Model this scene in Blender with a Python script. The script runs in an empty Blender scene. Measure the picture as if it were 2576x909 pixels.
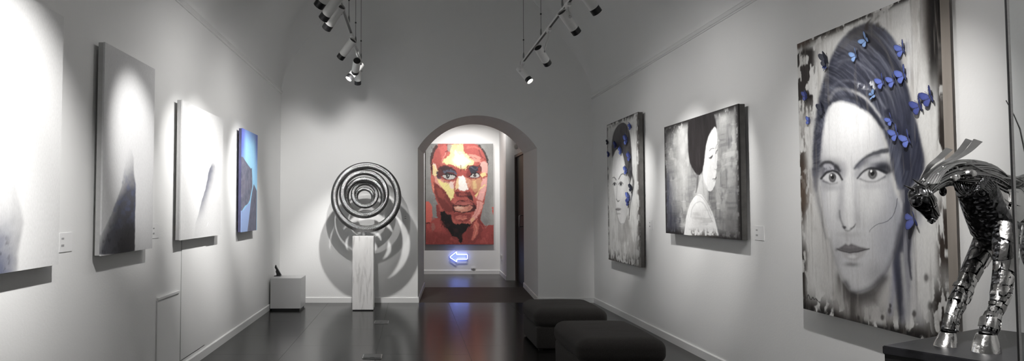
import bpy, bmesh, math, random
import numpy as np
from mathutils import Vector, Matrix
R_ = math.radians
random.seed(7)
scn = bpy.context.scene
COL = scn.collection

# ------------------------------------------------------------------ camera model
W_PX, H_PX, F_PX = 2576.0, 909.0, 1700.0
VPX, VPY = 1033.0, 525.0
CX, CY = VPX, 454.5
PITCH = math.atan((VPY - CY) / F_PX)
CAM = Vector((0, 0, 1.5))
FW = Vector((0, math.cos(PITCH), math.sin(PITCH)))
UP = Vector((0, -math.sin(PITCH), math.cos(PITCH)))
RT = Vector((1, 0, 0))

def ray(u, v):
    return FW * F_PX + RT * (u - CX) + UP * (CY - v)
def on_z(u, v, z=0.0):
    r = ray(u, v); return CAM + r * ((z - CAM.z) / r.z)
def on_y(u, v, y):
    r = ray(u, v); return CAM + r * ((y - CAM.y) / r.y)
def on_x(u, v, x):
    r = ray(u, v); return CAM + r * ((x - CAM.x) / r.x)

# ------------------------------------------------------------------ helpers
def lin(c):
    out = []
    for x in c[:3]:
        x = x / 255.0 if max(c[:3]) > 1.0 else x
        out.append(x / 12.92 if x <= 0.04045 else ((x + 0.055) / 1.055) ** 2.4)
    return tuple(out)

class MB:
    """collects shapes into one mesh"""
    def __init__(self): self.bm = bmesh.new()
    def face(self, pts):
        vs = [self.bm.verts.new(p) for p in pts]
        return self.bm.faces.new(vs)
    def box(self, a, b, M=None, bevel=0.0, seg=2):
        x0, y0, z0 = a; x1, y1, z1 = b
        co = [(x0,y0,z0),(x1,y0,z0),(x1,y1,z0),(x0,y1,z0),(x0,y0,z1),(x1,y0,z1),(x1,y1,z1),(x0,y1,z1)]
        vs = [self.bm.verts.new((M @ Vector(c)) if M else c) for c in co]
        fs = [self.bm.faces.new([vs[i] for i in f]) for f in
              ((3,2,1,0),(4,5,6,7),(0,1,5,4),(1,2,6,5),(2,3,7,6),(3,0,4,7))]
        if bevel > 0:
            es = list({e for f in fs for e in f.edges})
            bmesh.ops.bevel(self.bm, geom=es, offset=bevel, segments=seg, profile=0.5, affect='EDGES')
        return self
    def prism(self, poly, ext):
        ext = Vector(ext); n = len(poly)
        a = [self.bm.verts.new(Vector(p)) for p in poly]
        b = [self.bm.verts.new(Vector(p) + ext) for p in poly]
        self.bm.faces.new(a); self.bm.faces.new(b[::-1])
        for i in range(n):
            j = (i + 1) % n
            self.bm.faces.new((a[j], a[i], b[i], b[j]))
        return self
    def loft(self, pts, rad, n=16, cap=True, up=(0,0,1), closed=False):
        """tube through pts; rad = list of r or (ra, rb)"""
        pts = [Vector(p) for p in pts]; k = len(pts)
        rad = [(r, r) if not isinstance(r, (tuple, list)) else r for r in rad]
        up = Vector(up); rings = []; prev = None
        for i in range(k):
            if closed: t = pts[(i+1) % k] - pts[i-1]
            else: t = pts[min(i+1, k-1)] - pts[max(i-1, 0)]
            t.normalize()
            if prev is None:
                a = up.cross(t)
                if a.length < 1e-4: a = Vector((1,0,0)).cross(t)
            else: a = prev - t * prev.dot(t)
            a.normalize(); prev = a; b = t.cross(a)
            ra, rb = rad[i]
            rings.append([self.bm.verts.new(pts[i] + a * (ra*math.cos(2*math.pi*j/n)) + b * (rb*math.sin(2*math.pi*j/n))) for j in range(n)])
        m = k if closed else k - 1
        for i in range(m):
            r0, r1 = rings[i], rings[(i+1) % k]
            off = 0
            if closed and i == k - 1:
                off = min(range(n), key=lambda o: (r0[0].co - r1[o].co).length)
            for j in range(n):
                self.bm.faces.new((r0[j], r0[(j+1) % n], r1[(j+1+off) % n], r1[(j+off) % n]))
        if cap and not closed:
            self.bm.faces.new(rings[0][::-1]); self.bm.faces.new(rings[-1])
        return self
    def cyl(self, p, q, r, r2=None, n=20):
        return self.loft([p, q], [r, r if r2 is None else r2], n)
    def ball(self, c, r, sc=(1,1,1), seg=16):
        M = Matrix.Translation(Vector(c)) @ Matrix.Diagonal((sc[0], sc[1], sc[2], 1))
        bmesh.ops.create_uvsphere(self.bm, u_segments=seg, v_segments=seg//2+2, radius=r, matrix=M)
        return self
    def build(self, name, mat, parent=None, smooth=False, angle=None):
        bmesh.ops.recalc_face_normals(self.bm, faces=self.bm.faces[:])
        me = bpy.data.meshes.new(name); self.bm.to_mesh(me); self.bm.free()
        if mat is not None: me.materials.append(mat)
        if smooth:
            me.polygons.foreach_set('use_smooth', [True] * len(me.polygons))
            if angle: me.set_sharp_from_angle(angle=R_(angle))
        o = bpy.data.objects.new(name, me); COL.objects.link(o)
        if parent is not None:
            o.parent = parent
            o.matrix_parent_inverse = parent.matrix_basis.inverted()
        return o

    def build_split(self, name, mat, parent=None, smooth=False, angle=None):
        """one object for every connected piece"""
        bm = self.bm; bm.verts.index_update(); seen = set(); out = []
        for v0 in bm.verts:
            if v0.index in seen: continue
            st = [v0]; seen.add(v0.index); vs = []
            while st:
                v = st.pop(); vs.append(v)
                for e in v.link_edges:
                    w = e.other_vert(v)
                    if w.index not in seen: seen.add(w.index); st.append(w)
            m = MB(); mp = {v.index: m.bm.verts.new(v.co) for v in vs}; fs = {f for v in vs for f in v.link_faces}
            for f in fs: m.bm.faces.new([mp[v.index] for v in f.verts])
            out.append(m.build(name, mat, parent, smooth, angle))
        bm.free(); return out

def tag(o, label=None, cat=None, group=None, kind=None):
    if label: o['label'] = label
    if cat: o['category'] = cat
    if group: o['group'] = group
    if kind: o['kind'] = kind
    return o
def empty(name, loc, label, cat, group=None):
    o = bpy.data.objects.new(name, None); COL.objects.link(o)
    o.location = loc; o.empty_display_size = 0.1
    return tag(o, label, cat, group)
def struct(o, label=None):
    o['kind'] = 'structure'
    if label: o['label'] = label
    return o

# ------------------------------------------------------------------ materials
def mat(name, color, rough=0.5, metal=0.0, emit=None, estr=0.0, noise=None, bump=None, spec=0.5, coat=0.0, sheen=0.0):
    """noise=(scale, amount, stretch) varies the colour; bump=(scale, strength, stretch)"""
    m = bpy.data.materials.new(name); m.use_nodes = True
    nt = m.node_tree; N = nt.nodes; L = nt.links; b = N['Principled BSDF']
    c = lin(color) if max(color) > 1 else tuple(color)
    b.inputs['Base Color'].default_value = (*c, 1)
    b.inputs['Roughness'].default_value = rough
    b.inputs['Metallic'].default_value = metal
    b.inputs['Specular IOR Level'].default_value = spec
    b.inputs['Coat Weight'].default_value = coat
    b.inputs['Sheen Weight'].default_value = sheen
    if emit is not None:
        b.inputs['Emission Color'].default_value = (*emit, 1); b.inputs['Emission Strength'].default_value = estr
    tc = N.new('ShaderNodeTexCoord')
    def tex(scale, stretch, detail=5):
        mp = N.new('ShaderNodeMapping'); mp.inputs['Scale'].default_value = stretch
        L.new(tc.outputs['Object'], mp.inputs['Vector'])
        t = N.new('ShaderNodeTexNoise'); t.inputs['Scale'].default_value = scale; t.inputs['Detail'].default_value = detail
        L.new(mp.outputs['Vector'], t.inputs['Vector']); return t
    if noise:
        t = tex(noise[0], noise[2] if len(noise) > 2 else (1,1,1))
        r = N.new('ShaderNodeMix'); r.data_type = 'RGBA'
        k = noise[1]
        r.inputs['A'].default_value = (*[max(0, x*(1-k)) for x in c], 1)
        r.inputs['B'].default_value = (*[min(1, x*(1+k)) for x in c], 1)
        L.new(t.outputs['Fac'], r.inputs['Factor']); L.new(r.outputs['Result'], b.inputs['Base Color'])
    if bump:
        t = tex(bump[0], bump[2] if len(bump) > 2 else (1,1,1), 3)
        bp = N.new('ShaderNodeBump'); bp.inputs['Strength'].default_value = bump[1]; bp.inputs['Distance'].default_value = 0.01
        L.new(t.outputs['Fac'], bp.inputs['Height']); L.new(bp.outputs['Normal'], b.inputs['Normal'])
    return m

M = {}
M['wall'] = mat('wall_plaster', (0.79, 0.79, 0.785), 0.75, noise=(1.3, 0.03), bump=(55, 0.08))
M['ceil'] = M['wall']
M['trim'] = mat('white_trim_paint', (0.76, 0.76, 0.755), 0.4, noise=(4, 0.03))
M['white_lacquer'] = mat('white_lacquer', (0.46, 0.46, 0.46), 0.35, noise=(3, 0.03))
M['black'] = mat('black_paint', (0.012, 0.012, 0.013), 0.4, noise=(10, 0.2))
M['lampwhite'] = mat('lamp_white', (0.72, 0.72, 0.71), 0.4, noise=(12, 0.03))
M['steel'] = mat('brushed_steel', (0.55, 0.55, 0.55), 0.3, 1.0, noise=(30, 0.15, (1,1,8)))
M['lens_on'] = mat('lamp_lens', (0.9, 0.9, 0.9), 0.3, emit=(1, 0.95, 0.86), estr=30, noise=(5, 0.02))
M['plate'] = mat('floor_plate_metal', (0.18, 0.18, 0.18), 0.45, 0.6, noise=(40, 0.2))
M['fabric'] = mat('charcoal_fabric', (0.044, 0.041, 0.039), 0.95, noise=(160, 0.5), bump=(260, 0.5), sheen=0.06, spec=0.1)
M['seam'] = mat('seam_piping', (0.015, 0.014, 0.014), 0.95, noise=(100, 0.3))
M['ped'] = mat('black_pedestal', (0.016, 0.016, 0.019), 0.42, noise=(25, 0.3), bump=(120, 0.06))
M['darkdoor'] = mat('dark_door_wood', (0.012, 0.010, 0.010), 0.5, noise=(4, 0.3, (8,8,0.6)))
M['doorframe'] = mat('brown_door_frame', (0.075, 0.052, 0.045), 0.5, noise=(5, 0.25, (8,8,0.6)))
M['outlet'] = mat('outlet_plastic', (0.6, 0.6, 0.58), 0.4, noise=(10, 0.03))
M['card'] = mat('label_card', (0.80, 0.80, 0.80), 0.5, noise=(20, 0.03))
M['ink'] = mat('grey_ink', (0.36, 0.36, 0.36), 0.6, noise=(20, 0.05))
M['edge_canvas'] = mat('canvas_edge', (0.46, 0.46, 0.46), 0.8, noise=(25, 0.12), bump=(200, 0.2))
M['edge_dark'] = mat('dark_painted_edge', (0.075, 0.072, 0.068), 0.7, noise=(9, 0.6), bump=(60, 0.2))
M['edge_wood'] = mat('wood_edge', (0.30, 0.265, 0.235), 0.65, noise=(4, 0.25, (6,6,0.5)))
M['batten'] = mat('pine_batten', (0.3, 0.25, 0.2), 0.8, noise=(5, 0.2))
M['neon'] = mat('neon_tube', (0.5, 0.6, 1.0), 0.3, emit=(0.26, 0.36, 1.0), estr=6.0, noise=(5, 0.02))
M['acrylic'] = mat('blue_acrylic', (0.12, 0.14, 0.55), 0.25, emit=(0.10, 0.13, 0.8), estr=0.5, noise=(5, 0.05))
M['wire'] = mat('steel_wire', (0.25, 0.25, 0.25), 0.35, 0.8, noise=(20, 0.05))
M['bfly_body'] = mat('butterfly_body', (0.02, 0.02, 0.03), 0.6, noise=(50, 0.2))

def glass_mat():
    m = bpy.data.materials.new('clear_glass'); m.use_nodes = True
    nt = m.node_tree; N = nt.nodes; L = nt.links
    for n in list(N): N.remove(n)
    out = N.new('ShaderNodeOutputMaterial'); mix = N.new('ShaderNodeMixShader')
    tr = N.new('ShaderNodeBsdfTransparent'); tr.inputs['Color'].default_value = (0.93, 0.94, 0.94, 1)
    gl = N.new('ShaderNodeBsdfGlossy'); gl.inputs['Roughness'].default_value = 0.02
    fr = N.new('ShaderNodeLayerWeight'); fr.inputs['Blend'].default_value = 0.5
    pw = N.new('ShaderNodeMath'); pw.operation = 'POWER'; pw.inputs[1].default_value = 5.0
    ad = N.new('ShaderNodeMath'); ad.operation = 'MULTIPLY_ADD'; ad.inputs[1].default_value = 0.9; ad.inputs[2].default_value = 0.04
    L.new(fr.outputs['Facing'], pw.inputs[0]); L.new(pw.outputs[0], ad.inputs[0])
    L.new(ad.outputs[0], mix.inputs[0]); L.new(tr.outputs[0], mix.inputs[1]); L.new(gl.outputs[0], mix.inputs[2])
    L.new(mix.outputs[0], out.inputs['Surface']); return m
M['glass'] = glass_mat()

def tile_floor(name, base, rough, mortar=True, bumpy=0.0):
    m = bpy.data.materials.new(name); m.use_nodes = True
    nt = m.node_tree; N = nt.nodes; L = nt.links; b = N['Principled BSDF']
    tc = N.new('ShaderNodeTexCoord')
    mp = N.new('ShaderNodeMapping'); mp.inputs['Rotation'].default_value = (0, 0, R_(90)); mp.inputs['Location'].default_value = (-0.62, 0.352, 0)
    mp.vector_type = 'POINT'
    # after the rotation x' = -y, y' = x : rows run along the room
    L.new(tc.outputs['Object'], mp.inputs['Vector'])
    n1 = N.new('ShaderNodeTexNoise'); n1.inputs['Scale'].default_value = 1.6; n1.inputs['Detail'].default_value = 8
    L.new(tc.outputs['Object'], n1.inputs['Vector'])
    mx = N.new('ShaderNodeMix'); mx.data_type = 'RGBA'
    mx.inputs['A'].default_value = (*[x*0.75 for x in base], 1); mx.inputs['B'].default_value = (*[x*1.3 for x in base], 1)
    L.new(n1.outputs['Fac'], mx.inputs['Factor'])
    if mortar:
        br = N.new('ShaderNodeTexBrick'); br.offset = 0.56; br.squash = 1.0
        br.inputs['Scale'].default_value = 1.0; br.inputs['Mortar Size'].default_value = 0.0018
        br.inputs['Mortar Smooth'].default_value = 0.1
        br.inputs['Brick Width'].default_value = 1.01; br.inputs['Row Height'].default_value = 0.955
        br.inputs['Color1'].default_value = (0.94,0.94,0.94,1); br.inputs['Color2'].default_value = (1.05,1.05,1.05,1); br.inputs['Mortar'].default_value = (0.4,0.4,0.4,1)
        L.new(mp.outputs['Vector'], br.inputs['Vector'])
        mu = N.new('ShaderNodeMix'); mu.data_type = 'RGBA'; mu.blend_type = 'MULTIPLY'; mu.inputs['Factor'].default_value = 1
        L.new(mx.outputs['Result'], mu.inputs['A']); L.new(br.outputs['Color'], mu.inputs['B'])
        L.new(mu.outputs['Result'], b.inputs['Base Color'])
        ro = N.new('ShaderNodeMapRange'); ro.inputs['To Min'].default_value = rough; ro.inputs['To Max'].default_value = 0.45
        L.new(br.outputs['Fac'], ro.inputs['Value']); L.new(ro.outputs['Result'], b.inputs['Roughness'])
    else:
        L.new(mx.outputs['Result'], b.inputs['Base Color']); b.inputs['Roughness'].default_value = rough
    n2 = N.new('ShaderNodeTexNoise'); n2.inputs['Scale'].default_value = 5.0 if bumpy else 60; n2.inputs['Detail'].default_value = 4
    if bumpy:
        m2 = N.new('ShaderNodeMapping'); m2.inputs['Scale'].default_value = (1, 3.5, 1)
        L.new(tc.outputs['Object'], m2.inputs['Vector']); L.new(m2.outputs['Vector'], n2.inputs['Vector'])
    else: L.new(tc.outputs['Object'], n2.inputs['Vector'])
    bp = N.new('ShaderNodeBump'); bp.inputs['Strength'].default_value = bumpy if bumpy else 0.03; bp.inputs['Distance'].default_value = 0.01
    L.new(n2.outputs['Fac'], bp.inputs['Height']); L.new(bp.outputs['Normal'], b.inputs['Normal'])
    return m
M['floor'] = tile_floor('dark_floor_tiles', (0.009, 0.0088, 0.0084), 0.19)
M['floor2'] = tile_floor('dark_stone_floor', (0.045, 0.041, 0.037), 0.30, mortar=False, bumpy=0.35)

M['ramp'] = tile_floor('ramp_stone', (0.03, 0.028, 0.026), 0.5, mortar=False, bumpy=0.25)
M['floor'].node_tree.nodes['Principled BSDF'].inputs['Specular IOR Level'].default_value = 0.28
M['ramp'].node_tree.nodes['Principled BSDF'].inputs['Specular IOR Level'].default_value = 0.35
def marble():
    m = bpy.data.materials.new('veined_marble'); m.use_nodes = True
    nt = m.node_tree; N = nt.nodes; L = nt.links; b = N['Principled BSDF']
    b.inputs['Roughness'].default_value = 0.3
    tc = N.new('ShaderNodeTexCoord'); mp = N.new('ShaderNodeMapping')
    mp.inputs['Scale'].default_value = (9, 9, 1.1); mp.inputs['Rotation'].default_value = (0, R_(9), 0)
    L.new(tc.outputs['Object'], mp.inputs['Vector'])
    n = N.new('ShaderNodeTexNoise'); n.inputs['Scale'].default_value = 1.7; n.inputs['Detail'].default_value = 9; n.inputs['Roughness'].default_value = 0.62; n.inputs['Distortion'].default_value = 0.7
    L.new(mp.outputs['Vector'], n.inputs['Vector'])
    cr = N.new('ShaderNodeValToRGB'); e = cr.color_ramp.elements
    e[0].position = 0.27; e[0].color = (0.42, 0.41, 0.40, 1); e[1].position = 0.62; e[1].color = (0.78, 0.77, 0.76, 1)
    x = e.new(0.41); x.color = (0.62, 0.61, 0.6, 1); x = e.new(0.47); x.color = (0.74, 0.73, 0.72, 1)
    L.new(n.outputs['Fac'], cr.inputs['Fac']); L.new(cr.outputs['Color'], b.inputs['Base Color'])
    return m
M['marble'] = marble()

def hammered(name, base, rough, scale, strength):
    m = bpy.data.materials.new(name); m.use_nodes = True
    nt = m.node_tree; N = nt.nodes; L = nt.links; b = N['Principled BSDF']
    b.inputs['Metallic'].default_value = 1.0; b.inputs['Roughness'].default_value = rough
    tc = N.new('ShaderNodeTexCoord')
    v = N.new('ShaderNodeTexVoronoi'); v.inputs['Scale'].default_value = scale; v.feature = 'F1'
    L.new(tc.outputs['Object'], v.inputs['Vector'])
    mx = N.new('ShaderNodeMix'); mx.data_type = 'RGBA'
    mx.inputs['A'].default_value = (*[x*1.5 for x in base], 1); mx.inputs['B'].default_value = (*[x*0.45 for x in base], 1)
    L.new(v.outputs['Distance'], mx.inputs['Factor']); L.new(mx.outputs['Result'], b.inputs['Base Color'])
    bp = N.new('ShaderNodeBump'); bp.inputs['Strength'].default_value = strength; bp.inputs['Distance'].default_value = 0.02
    L.new(v.outputs['Distance'], bp.inputs['Height']); L.new(bp.outputs['Normal'], b.inputs['Normal'])
    return m
M['hammer'] = hammered('hammered_metal', (0.2, 0.2, 0.2), 0.27, 120, 0.35)
M['horse_dark'] = hammered('dark_scrap_metal', (0.13, 0.13, 0.135), 0.22, 60, 0.35)
M['horse_plate'] = mat('polished_scrap_plate', (0.72, 0.71, 0.70), 0.22, 1.0, noise=(18, 0.35), bump=(45, 0.25))
M['horse_grey'] = mat('grey_scrap_plate', (0.32, 0.315, 0.31), 0.26, 1.0, noise=(22, 0.5), bump=(40, 0.25))
M['horse_strip'] = mat('steel_strip', (0.62, 0.62, 0.62), 0.28, 1.0, noise=(30, 0.1), bump=(20, 0.05))
M['horse_rod'] = mat('steel_rod', (0.33, 0.33, 0.33), 0.2, 1.0, noise=(30, 0.3))

def paint_mat(name, rough=0.55, spec=0.3, bump=0.25, bscale=140):
    """painted canvas: the brushwork colour attribute, varied by fine noise, with a woven bump"""
    m = bpy.data.materials.new(name); m.use_nodes = True
    nt = m.node_tree; N = nt.nodes; L = nt.links; b = N['Principled BSDF']
    b.inputs['Roughness'].default_value = rough; b.inputs['Specular IOR Level'].default_value = spec
    at = N.new('ShaderNodeAttribute'); at.attribute_name = 'Paint'
    tc = N.new('ShaderNodeTexCoord'); mp = N.new('ShaderNodeMapping'); mp.inputs['Scale'].default_value = (1, 1, 0.35)
    L.new(tc.outputs['Object'], mp.inputs['Vector'])
    n = N.new('ShaderNodeTexNoise'); n.inputs['Scale'].default_value = bscale; n.inputs['Detail'].default_value = 4
    L.new(mp.outputs['Vector'], n.inputs['Vector'])
    mr = N.new('ShaderNodeMapRange'); mr.inputs['To Min'].default_value = 0.86; mr.inputs['To Max'].default_value = 1.12
    L.new(n.outputs['Fac'], mr.inputs['Value'])
    mu = N.new('ShaderNodeMix'); mu.data_type = 'RGBA'; mu.blend_type = 'MULTIPLY'; mu.inputs['Factor'].default_value = 1
    L.new(at.outputs['Color'], mu.inputs['A']); L.new(mr.outputs['Result'], mu.inputs['B'])
    L.new(mu.outputs['Result'], b.inputs['Base Color'])
    bp = N.new('ShaderNodeBump'); bp.inputs['Strength'].default_value = bump; bp.inputs['Distance'].default_value = 0.004
    L.new(n.outputs['Fac'], bp.inputs['Height']); L.new(bp.outputs['Normal'], b.inputs['Normal'])
    return m
M['paint'] = paint_mat('painted_canvas')
M['wing'] = paint_mat('butterfly_wing', 0.6, 0.3, 0.05)

# ------------------------------------------------------------------ room
YB = on_z(900, 762).y                       # end wall
XL = (on_z(498, 909).x + on_z(668, 787).x) / 2
XR = (on_z(1493, 761.1).x + on_z(1778.8, 906.7).x) / 2
YF = -3.2
ZL = on_y(700, 236, YB).z; ZR = on_y(1495, 249.5, YB).z
print('ROOM', YB, XL, XR, ZL, ZR)
struct(MB().box((XL-.3, YF-.3, -.2), (XR+.3, YB, 0)).build('floor', M['floor']))
struct(MB().box((XL-.25, YF-.25, 0), (XL, YB+.1, ZL+.05)).build('wall_left', M['wall']))
struct(MB().box((XR, YF-.25, 0), (XR+.25, YB+.1, ZR+.05)).build('wall_right', M['wall']))
struct(MB().box((XL-.25, YF-.25, 0), (XR+.25, YF, 6.4)).build('wall_front', M['wall']))

# vault: a half-round barrel that turns into the end wall through a small cove
def vault():
    bm = bmesh.new(); xc = (XL+XR)/2; ha = (XR-XL)/2; hz = ha*1.0
    cove = 0.3; nt_ = 64
    ys = [YF-.2, 0, 3, 5, 7, 9, YB-cove] + [YB-cove+cove*math.sin(R_(a)) for a in range(6, 90, 6)] + [YB-.0004, YB+.06]
    rows = []
    for y in ys:
        t = max(0, (y-(YB-cove))/cove); s = cove*(1-math.sqrt(max(0, 1-t*t))) if y < YB else cove*1.12
        row = []
        for i in range(nt_+1):
            a = math.pi*i/nt_; x = xc - (ha - 0)*math.cos(a); z0 = ZL+(ZR-ZL)*i/nt_
            q = min(1, math.sin(a)/.55); k = q*q*(3-2*q)
            px = x + math.cos(a)*s*k; pz = z0 + hz*math.sin(a) - math.sin(a)*s*k
            row.append(bm.verts.new((px, y, pz)))
        rows.append(row)
    for r0, r1 in zip(rows, rows[1:]):
        for i in range(nt_): bm.faces.new((r0[i], r0[i+1], r1[i+1], r1[i]))
    # outer shell for thickness
    me = bpy.data.meshes.new('ceiling'); bm.to_mesh(me); bm.free(); me.materials.append(M['ceil'])
    me.polygons.foreach_set('use_smooth', [True]*len(me.polygons))
    o = bpy.data.objects.new('ceiling', me); COL.objects.link(o)
    so = o.modifiers.new('shell', 'SOLIDIFY'); so.thickness = 0.15; so.offset = 1.0
    o['kind'] = 'structure'
    return o
vault()

# end wall with the splayed arch
YK = 12.0; ZFAR = 0.11
aL, aR = on_y(1051, 500, YB).x, on_y(1352, 500, YB).x
zs = on_y(1051, 373, YB).z; za = on_y(1200, 290.5, YB).z
bL, bR = 0.235, on_y(1317, 500, YK).x
def arch_pts(x0, x1, zb, n=28):
    ch = (x1-x0)/2; sg = za-zs; Rr = (ch*ch+sg*sg)/(2*sg); xc = (x0+x1)/2; zc = za-Rr
    th = math.asin(ch/Rr); pts = [(x0, zb)]
    for i in range(n+1):
        a = -th+2*th*i/n; pts.append((xc+Rr*math.sin(a), zc+Rr*math.cos(a)))
    pts.append((x1, zb)); return pts
def end_wall():
    m = MB(); bm = m.bm; TOP = 6.4
    f = arch_pts(aL, aR, -.0); b = arch_pts(bL, bR, -.0)
    def side(pts, y, x0, x1):
        m.face([(x0,y,0),(pts[0][0],y,0),(pts[1][0],y,pts[1][1]),(pts[1][0],y,TOP),(x0,y,TOP)])
        m.face([(pts[-1][0],y,0),(x1,y,0),(x1,y,TOP),(pts[-2][0],y,TOP),(pts[-2][0],y,pts[-2][1])])
        for p, q in zip(pts[1:-2], pts[2:-1]):
            m.face([(p[0],y,p[1]),(q[0],y,q[1]),(q[0],y,TOP),(p[0],y,TOP)])
    X0, X1 = XL-.25, XR+.25
    side(f, YB, X0, X1); side(b, YK, X0, X1)
    for i in range(len(f)-1):
        m.face([(f[i][0],YB,f[i][1]),(f[i+1][0],YB,f[i+1][1]),(b[i+1][0],YK,b[i+1][1]),(b[i][0],YK,b[i][1])])
    m.face([(X0,YB,0),(X0,YK,0),(X0,YK,TOP),(X0,YB,TOP)]); m.face([(X1,YB,0),(X1,YK,0),(X1,YK,TOP),(X1,YB,TOP)])
    bmesh.ops.remove_doubles(bm, verts=bm.verts[:], dist=1e-5)
    return struct(m.build('wall_back', M['wall']))
end_wall()
# ramp through the arch and the floor of the further room
yr0 = YB + 0.02
m = MB(); m.prism([(aL-.3, yr0, -.2), (aL-.3, yr0, 0.004), (aL-.3, YK, ZFAR), (aL-.3, YK, -.2)], (aR-aL+.6, 0, 0))
m.bm.free(); m = MB()
m.prism([(aL-.02, YB, -.2), (aL-.02, YB, 0.0), (aL-.02, YK, ZFAR), (aL-.02, YK, -.2)], (aR-aL+.05, 0, 0))
struct(m.build('floor_ramp', M['ramp']))
YW = 14.4
struct(MB().box((-2.2, YK, -.2), (4.0, YW+.3, ZFAR)).build('floor_far', M['floor2']))
struct(MB().box((-2.2, YW, 0), (2.4, YW+.25, 4.0)).build('wall_far', M['wall']))
struct(MB().box((-2.4, YK-.1, 0), (-2.2, YW+.25, 4.0)).build('wall_far_left', M['wall']))
YJ = on_z(1274, 705, ZFAR).y
YJ = 13.13
xj0 = on_y(1257.5, 600, YW).x; xj1 = on_y(1274, 600, YJ).x; XD = on_y(1296, 600, YJ).x
m = MB(); m.prism([(xj0, YW+.05, 0), (xj1, YJ, 0), (XD+.3, YJ, 0), (XD+.3, YW+.05, 0)], (0,0,4.0)); struct(m.build('wall_far_right', M['wall']))
# wall that carries the dark door, between arch and jut
zd = on_y(1296, 391, YJ).z
struct(MB().box((XD, YK-.02, zd), (XD+.25, YJ+.01, 4.0)).build('wall_far_door', M['wall']))
struct(MB().box((-2.4, YK-.1, 3.9), (4.0, YW+.25, 4.1)).build('ceiling_far', M['ceil']))
dr = empty('door_1', (XD+.05, (YK+YJ)/2, ZFAR), 'dark flush door in the side wall beyond the arch, with a vertical steel pull', 'door'); dr['kind'] = 'structure'
MB().box((XD+.03, YK+.04, ZFAR), (XD+.08, YJ-.05, zd-.05)).build('door_panel', M['darkdoor'], dr)
m = MB(); m.box((XD-.004, YJ-.05, ZFAR), (XD+.1, YJ, zd)); m.box((XD-.004, YK, ZFAR), (XD+.1, YK+.04, zd)); m.box((XD-.004, YK+.04, zd-.05), (XD+.1, YJ-.05, zd))
m.build('door_frame', M['doorframe'], dr)
hy = 12.55; h0 = on_x(1307, 571, XD-.03); h1 = on_x(1307, 543, XD-.03); hy = h0.y
m = MB(); m.loft([(XD+.03, hy, h0.z), (XD-.03, hy, h0.z), (XD-.035, hy, h0.z+.01), (XD-.035, hy, h1.z-.01), (XD-.03, hy, h1.z), (XD+.03, hy, h1.z)], [.009]*6, 10)
tag(m.build('door_handle', M['steel'], dr, True), 'vertical steel pull handle')

# baseboards
bh, bt = 0.085, 0.016
def skirting(name, p, q, nrm, z=0.0):
    p, q, nrm = Vector(p), Vector(q), Vector(nrm).normalized()
    prof = [(0,0), (bt,0), (bt,bh-.008), (bt-.006,bh), (0,bh)]
    pts = [p + nrm*a + Vector((0,0,z+b)) for a, b in prof]
    return struct(MB().prism(pts, q-p).build(name, M['trim']))
skirting('baseboard_left', (XL, YF, 0), (XL, YB, 0), (1,0,0))
skirting('baseboard_right', (XR, YF, 0), (XR, YB, 0), (-1,0,0))
skirting('baseboard_back_left', (XL, YB, 0), (aL, YB, 0), (0,-1,0))
skirting('baseboard_back_right', (aR, YB, 0), (XR, YB, 0), (0,-1,0))
def skirt_slope(name, p, q, nrm):
    return skirting(name, p, q, nrm)
def reveal_skirt(name, p, q, nrm):
    p, q = Vector(p), Vector(q); nrm = Vector(nrm).normalized()
    prof = [(0,-.02), (bt,-.02), (bt,bh-.008), (bt-.006,bh), (0,bh)]
    return struct(MB().prism([p+nrm*a+Vector((0,0,b)) for a, b in prof], q-p).build(name, M['trim']))
reveal_skirt('baseboard_arch_left', (aL, YB-bt, 0), (bL, YK, ZFAR), (YK-YB, -(bL-aL), 0))
reveal_skirt('baseboard_arch_right', (aR, YB-bt, 0), (bR, YK, ZFAR), (-1, 0, 0))
skirting('baseboard_far', (-2.2, YW, 0), (xj0, YW, 0), (0,-1,0), ZFAR)
dv = Vector((xj1-xj0, YJ-YW, 0)).normalized()
skirting('baseboard_far_right', (xj0, YW, 0), (xj1, YJ-bt, 0), (dv.y, -dv.x, 0), ZFAR)

# picture rail where vault meets wall
def rail(name, x, z, s):
    prof = [(0,0), (.012,0.0), (.012,.012), (.022,.018), (.022,.05), (.012,.062), (0,.062)]
    pts = [(x+s*a, YF, z-.005+b) for a, b in prof]
    return struct(MB().prism(pts, (0, YB-YF, 0)).build(name, M['trim']))
rail('trim_1', XL, ZL, 1); rail('trim_2', XR, ZR, -1)

# flush doors in the left wall
pa = on_x(455, 700, XL).y; pb = on_x(516, 700, XL).y
zb_ = on_x(516, 866, XL).z
t = empty('flush_door', (XL, (pa+pb)/2, zb_), 'tall white flush service door below the pale ridge painting', 'door'); t['kind'] = 'structure'
MB().box((XL, pa+.006, zb_), (XL+.006, pb-.006, 2.0), bevel=.0015).build('door_leaf', M['wall'], t)
m = MB(); m.box((XL, pa-.003, zb_-.006), (XL+.0015, pa+.003, 2.0)); m.box((XL, pb-.003, zb_-.006), (XL+.0015, pb+.003, 2.0)); m.box((XL, pa-.003, zb_-.008), (XL+.0015, pb+.003, zb_-.001))
tag(m.build('shadow_gap', M['ink'], t), 'dark joint around the flush door')
qa = on_x(394, 750, XL).y; qb = on_x(447, 737, XL).y; qz = on_x(394, 750, XL).z
t = empty('access_panel', (XL, (qa+qb)/2, .09), 'low white access panel with a thin ledge along its top', 'panel'); t['kind'] = 'structure'
MB().box((XL, qa+.01, .095), (XL+.008, qb, qz-.03), bevel=.002).build('panel_board', M['wall'], t)
MB().box((XL, qa-.005, qz-.024), (XL+.018, qb+.005, qz), bevel=.003).build('panel_ledge', M['trim'], t)
MB().box((XL, qa-.012, .09), (XL+.012, qa+.008, qz-.024), bevel=.002).build('panel_stile', M['trim'], t)
MB().box((XL, qa+.008, qz-.030), (XL+.0082, qb, qz-.024)).build('shadow_gap', M['ink'], t)

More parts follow.
